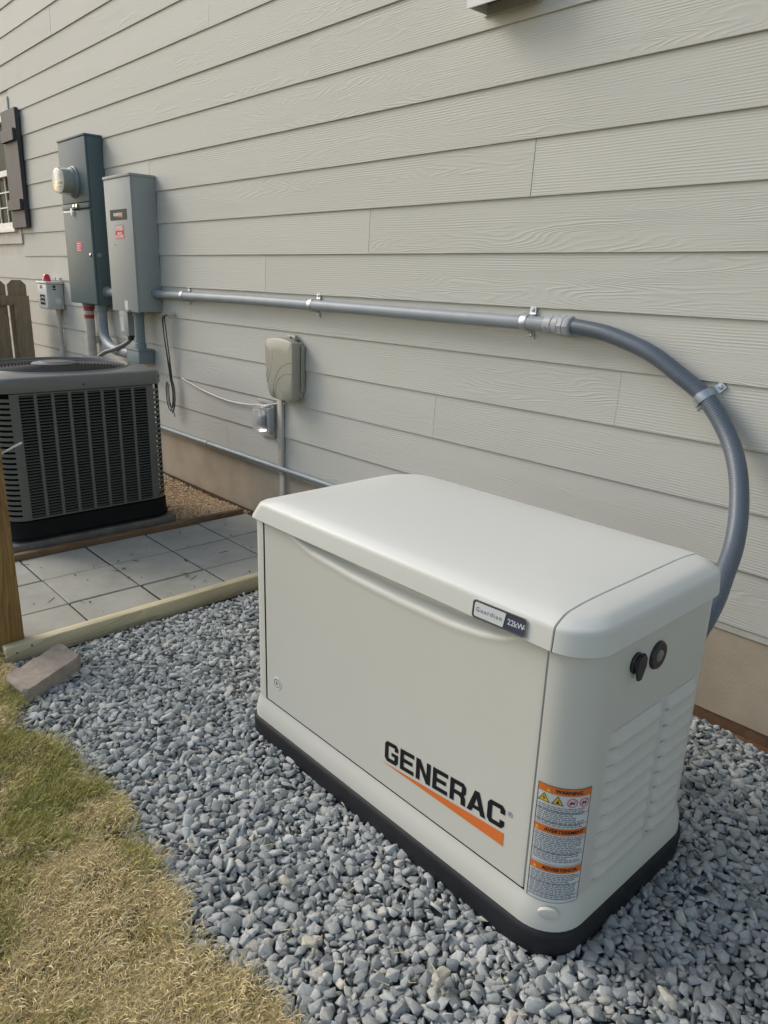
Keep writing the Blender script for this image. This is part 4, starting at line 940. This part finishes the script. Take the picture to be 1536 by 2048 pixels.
gp = thing('gas_pipe', 'slim grey gas pipe running low along the top of the foundation', 'pipe', (-3.4, -.03, .31))
bm = BM(); tube(bm, [(-6.5, -.032, .311), (-4.4, -.032, .312), (-3.1, -.032, .312), (-1.9, -.032, .316), (-1.0, -.032, .316)], .0138, 18); obj('pipe', bm, 'galv', gp, 40)
for x in (-3.9, -2.35, -1.25):
    bm = BM(); lathe(bm, (x, -.032, .313), (1, 0, 0), [(0, .0139), (.001, .0165), (.028, .0165), (.029, .0139)], 18); obj('coupling', bm, 'galv', gp, 40)

# ================================================================ CONDENSER
ac = thing('air_conditioner', 'dark grey louvered outdoor air conditioner unit beside the house wall', 'air conditioner', (-3.85, -.89, .07))
AX0, AX1, AY0, AY1, AR = -4.225, -3.462, -1.268, -.490, .085
acx, acy = (AX0+AX1)/2, (AY0+AY1)/2
def arect(o, z, n=8): return rrect(AX0-o, AX1+o, AY0-o, AY1+o, AR+o, z, n)
bm = BM(); loft(bm, [arect(-.004, .066), arect(.010, .070), arect(.012, .085), arect(.006, .095), arect(.004, .155), arect(-.01, .157)]); obj('base_pan', bm, 'acbase', ac, 35)
bm = BM(); loft(bm, [arect(-.026, .158), arect(-.026, .752)]); obj('coil', bm, 'acdark', ac, 35)
# top cover with a round opening
NA = 96
def by_angle(o, z):
    lp = rrect(AX0-o, AX1+o, AY0-o, AY1+o, AR+o, z, 24); out = []
    A_ = [math.atan2(y-acy, x-acx) % (2*PI) for x, y, _ in lp]
    for k in range(NA):
        a = 2*PI*k/NA; best = None
        for i in range(len(lp)):
            j = (i+1) % len(lp); a0, a1 = A_[i], A_[j]
            if a1 < a0: a1 += 2*PI
            aa = a if a >= a0 else a+2*PI
            if a0 <= aa <= a1:
                x0, y0, _ = lp[i]; x1, y1, _ = lp[j]; dx, dy = math.cos(a), math.sin(a); ex, ey = x1-x0, y1-y0
                den = dx*ey-dy*ex
                if abs(den) < 1e-9: continue
                t = ((x0-acx)*ey-(y0-acy)*ex)/den; best = (acx+dx*t, acy+dy*t, z); break
        out.append(best or (acx+math.cos(a)*.38, acy+math.sin(a)*.38, z))
    return out
circ = lambda r, z: [(acx+r*math.cos(2*PI*k/NA), acy+r*math.sin(2*PI*k/NA), z) for k in range(NA)]
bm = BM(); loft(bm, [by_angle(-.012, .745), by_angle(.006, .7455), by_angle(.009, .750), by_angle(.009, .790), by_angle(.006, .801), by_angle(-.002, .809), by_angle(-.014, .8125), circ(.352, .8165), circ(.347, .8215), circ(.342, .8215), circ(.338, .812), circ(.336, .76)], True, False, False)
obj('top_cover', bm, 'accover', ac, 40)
bm = BM(); loft(bm, [circ(.334, .756), circ(.02, .752)], True, False, True); obj('fan_well', bm, 'acdark', ac, 40)
bm = BM()
def ringz(r): return .806+.016*(1-(r/.34)**2)
for i in range(16):
    r = .108+.0150*i; tube(bm, [(acx+r*math.cos(2*PI*k/56), acy+r*math.sin(2*PI*k/56), ringz(r)) for k in range(57)], .0036, 6, False)
for k in range(12):
    a = 2*PI*k/12+.1; tube(bm, [(acx+r*math.cos(a), acy+r*math.sin(a), ringz(r)-.005) for r in (.09, .17, .25, .337)], .0028, 6)
fg = obj('fan_grille', bm, 'acgrille', ac, 60)
bm = BM(); lathe(bm, (acx, acy, .816), (0, 0, 1), [(0, .104), (.012, .104), (.0155, .098), (.0165, .07), (.020, .066), (.021, 0)], 40); obj('fan_hub', bm, 'acpaint', fg, 40)
bm = BM()
for k in range(4):
    a = PI/2*k; c, s = math.cos(a), math.sin(a)
    lp = []
    for r, w in ((.07, .05), (.2, .10), (.32, .12)): lp.append([(acx+c*r-s*u, acy+s*r+c*u, .775+.02*u/w) for u in (-w, 0, w)])
    loft(bm, lp, False)
obj('fan_blades', bm, 'acdark', ac, 60)
# louvered side panels
NROW, PZ0, PZ1 = 41, .163, .742; pit = (PZ1-PZ0-.016)/NROW
def panel(P, w, ncol):
    """P: plane with u along the face, v up, n outwards; face width w"""
    bm = BM()
    def bx(a0, a1, b0, b1, c0, c1, tilt=0.0):
        vs = box(bm, a0, a1, b0, b1, c0, c1)
        for v in vs:
            a, b, c = v.co
            b2 = b+tilt*(c-c0)
            v.co = P(a, b2, c)
    cw = w/ncol; bar = cw*.19
    for i in range(ncol+1):
        a = i*cw; h = bar/2 if 0 < i < ncol else bar*.42
        bx(max(0, a-h), min(w, a+h), PZ0, PZ1, -.006, 0)
    for i in range(ncol):
        a0, a1 = i*cw+bar/2+.0002, (i+1)*cw-bar/2-.0002
        if i == 0: a0 = bar*.42+.0002
        if i == ncol-1: a1 = w-bar*.42-.0002
        bx(a0, a1, PZ0, PZ0+.008, -.006, -.0002); bx(a0, a1, PZ1-.008, PZ1, -.006, -.0002)
        for r in range(NROW):
            b = PZ0+.008+r*pit; bx(a0, a1, b+pit*.70, b+pit*.83, -.010, .0030, -.25)
    bmesh.ops.recalc_face_normals(bm, faces=bm.faces)
    return bm
wY, wX = AY1-AY0-2*AR-.008, AX1-AX0-2*AR-.008
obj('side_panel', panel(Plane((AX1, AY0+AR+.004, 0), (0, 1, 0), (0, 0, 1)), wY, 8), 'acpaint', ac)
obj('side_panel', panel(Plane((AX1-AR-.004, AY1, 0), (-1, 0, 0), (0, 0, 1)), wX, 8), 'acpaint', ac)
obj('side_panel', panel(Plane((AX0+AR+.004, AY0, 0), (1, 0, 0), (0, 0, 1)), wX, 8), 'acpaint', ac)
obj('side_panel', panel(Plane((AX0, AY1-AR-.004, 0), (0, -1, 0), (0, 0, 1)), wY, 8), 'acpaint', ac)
def post_arc(cx, cy, a0):
    bm = BM()
    def seg(t0, t1, z0, z1):
        n = 6; lo = []
        for k in range(n+1):
            a = a0+(PI/2)*(t0+(t1-t0)*k/n); c, s = math.cos(a), math.sin(a)
            lo.append([(cx+c*AR, cy+s*AR, z0), (cx+c*AR, cy+s*AR, z1), (cx+c*(AR-.003), cy+s*(AR-.003), z1), (cx+c*(AR-.003), cy+s*(AR-.003), z0)])
        loft(bm, lo)
    seg(-.03, .22, PZ0, PZ1); seg(.78, 1.03, PZ0, PZ1)
    z = PZ0
    seg(.2205, .7795, z, z+.02); z += .02
    while z < PZ1-.03:
        seg(.2205, .7795, z+.0105, z+.0245); z += .0245
    bmesh.ops.recalc_face_normals(bm, faces=bm.faces)
    return bm
for cx, cy, a0 in ((AX1-AR, AY0+AR, -PI/2), (AX1-AR, AY1-AR, 0), (AX0+AR, AY1-AR, PI/2), (AX0+AR, AY0+AR, PI)): obj('corner_post', post_arc(cx, cy, a0), 'acpaint', ac, 40)
for p, d in (((AX1+.009, -.89, .768), (1, 0, 0)), ((AX1+.006, AY1-.03, .785), (1, .3, 0))): bm = BM(); lathe(bm, p, d, [(-.001, .005), (.002, .0045), (.003, 0)], 10); obj('cover_screw', bm, 'black', ac, 40)
obj_pad = tag(obj('equipment_pad', bbox(-4.29, -3.444, -1.315, -.470, -.03, .060, .008, 2), 'concrete', None, 35, (-3.86, -.89, -.03)), 'low concrete slab carrying the air conditioner', 'concrete pad')

# ================================================================ TIMBER, POST, BLOCK, FENCE
def rot_z(bm, cx, cy, a): bmesh.ops.rotate(bm, verts=bm.verts, cent=(cx, cy, 0), matrix=Matrix.Rotation(a, 3, 'Z'))
bm = bbox(-2.540, -2.500, -1.585, -.07, -.03, .036, .004, 2)
for v in bm.verts: v.co.x += (-1.585-v.co.y)*.028
eb = obj('landscape_edging', bm, 'timber', None, 30, (-2.52, -.83, -.03)); tag(eb, 'pale new pine edging board between the paving and the grey gravel', 'edging board')
for y, z in ((-1.55, .010), (-1.50, .022)):
    bm = BM(); lathe(bm, (-2.502, y, z), (1, 0, 0), [(0, .0035), (.0012, .003), (.0012, 0)], 8); obj('nail', bm, 'black', eb, 40)
bm = bbox(-3.408, -3.376, -1.9, -.105, -.03, .042, .004, 2); tag(obj('landscape_edging', bm, 'oldtimber', None, 30, (-3.39, -1.0, -.03)), 'dark weathered edging board between the condenser pad and the paving', 'edging board')
po = thing('wooden_post', 'brown treated wooden post standing at the left edge of the picture', 'post', (-2.59, -1.555, 0))
bm = bbox(-2.632, -2.543, -1.600, -1.509, -.05, 1.32, .004, 2); obj('post', bm, 'post', po, 30)
bm = BM(); cyl(bm, (-2.56, -1.509, .690), (-2.515, -1.452, .728), .0032, 8); obj('wire_end', bm, 'whitecable', po, 40)
bm = BM()                                             # broken pinkish block
base = [(-2.318, -1.640), (-2.200, -1.626), (-2.186, -1.612), (-2.276, -1.424), (-2.290, -1.413), (-2.404, -1.428), (-2.413, -1.440)]
cxy = Vector((sum(p[0] for p in base)/7, sum(p[1] for p in base)/7))
def blk(s, z): return [(cxy.x+(x-cxy.x)*s, cxy.y+(y-cxy.y)*s, z+(.010 if y > -1.5 else 0)) for x, y in base]
L = loft(bm, [blk(.97, -.02), blk(1.0, 0.0), blk(.995, .028), blk(.965, .036)])
bmesh.ops.subdivide_edges(bm, edges=bm.edges[:], cuts=7, use_grid_fill=True)
bmesh.ops.triangulate(bm, faces=[f for f in bm.faces if len(f.verts) > 4])
from mathutils import noise as mn
for v in bm.verts:
    q = mn.noise_vector(v.co*30)*.0036+mn.noise_vector(v.co*110)*.0022; v.co += q
bk_ = obj('paving_stone', bm, 'block', None, 45, (cxy.x, cxy.y, 0)); tag(bk_, 'chipped pinkish concrete block leaning at the near end of the new edging board', 'stone block')
# fence at the far end
fx = -6.62
fn = thing('picket_fence', 'brown dog-eared picket fence meeting the far end of the house wall', 'fence', (fx, -.6, 0))
def picket(y0, y1, top):
    bm = BM(); c = .035; prof = [(y0, 0), (y1, 0), (y1, top-c), (y1-c, top), (y0+c, top), (y0, top-c)]
    loft(bm, [[(fx-.018, y, z) for y, z in prof], [(fx, y, z) for y, z in prof]]); bmesh.ops.recalc_face_normals(bm, faces=bm.faces); return bm
y = -.108
for i in range(11):
    obj('picket', picket(y-.142, y, 1.183-random.uniform(0, .008)), 'fence', fn); y -= .158
bm = BM(); box(bm, fx+.0005, fx+.036, -1.85, -.2265, .985, 1.062, .003); obj('rail', bm, 'fence', fn, 30)
bm = BM(); box(bm, fx+.0005, fx+.036, -1.85, -.2265, .25, .33, .003); obj('rail', bm, 'fence', fn, 30)
bm = BM(); box(bm, fx+.0005, fx+.040, -.226, -.105, 0, 1.062, .003); obj('fence_post', bm, 'fence', fn, 30)

# pale stones lying on the gravel
pp = hull_protos(6, 15, .65, .05, 21)
for i, (x, y, L, lab) in enumerate(((-1.082, -1.43, .036, 'whitish angular stone on the gravel, the one farther from the camera of two pale ones'), (-.919, -1.487, .036, 'cream rounded stone on the gravel in front of the generator, nearer the lawn'),
        (-.695, -1.345, .050, 'flat tan-grey stone on the gravel close to the black base corner'), (-.397, -1.056, .046, 'long buff stone on the gravel in the bottom right corner'), (-1.76, -1.30, .024, 'small bright stone chip beside the left end of the generator base'))):
    V, Fc = pp[i % len(pp)]; b = BM(); vs = [b.verts.new(v) for v in V*np.array([L*(1.35 if i == 3 else 1), L*(.7 if i == 3 else 1), L*.95])]
    for f in Fc: b.faces.new([vs[k] for k in f])
    bmesh.ops.rotate(b, verts=b.verts, cent=(0, 0, 0), matrix=Euler((.2*i, .15, .9*i)).to_matrix()); bmesh.ops.translate(b, verts=b.verts, vec=(x, y, .014+mound(x, y)))
    tag(obj('pale_stone', b, 'palestone', None, None, (x, y, 0)), lab, 'stone', 'pale stones among the grey gravel')
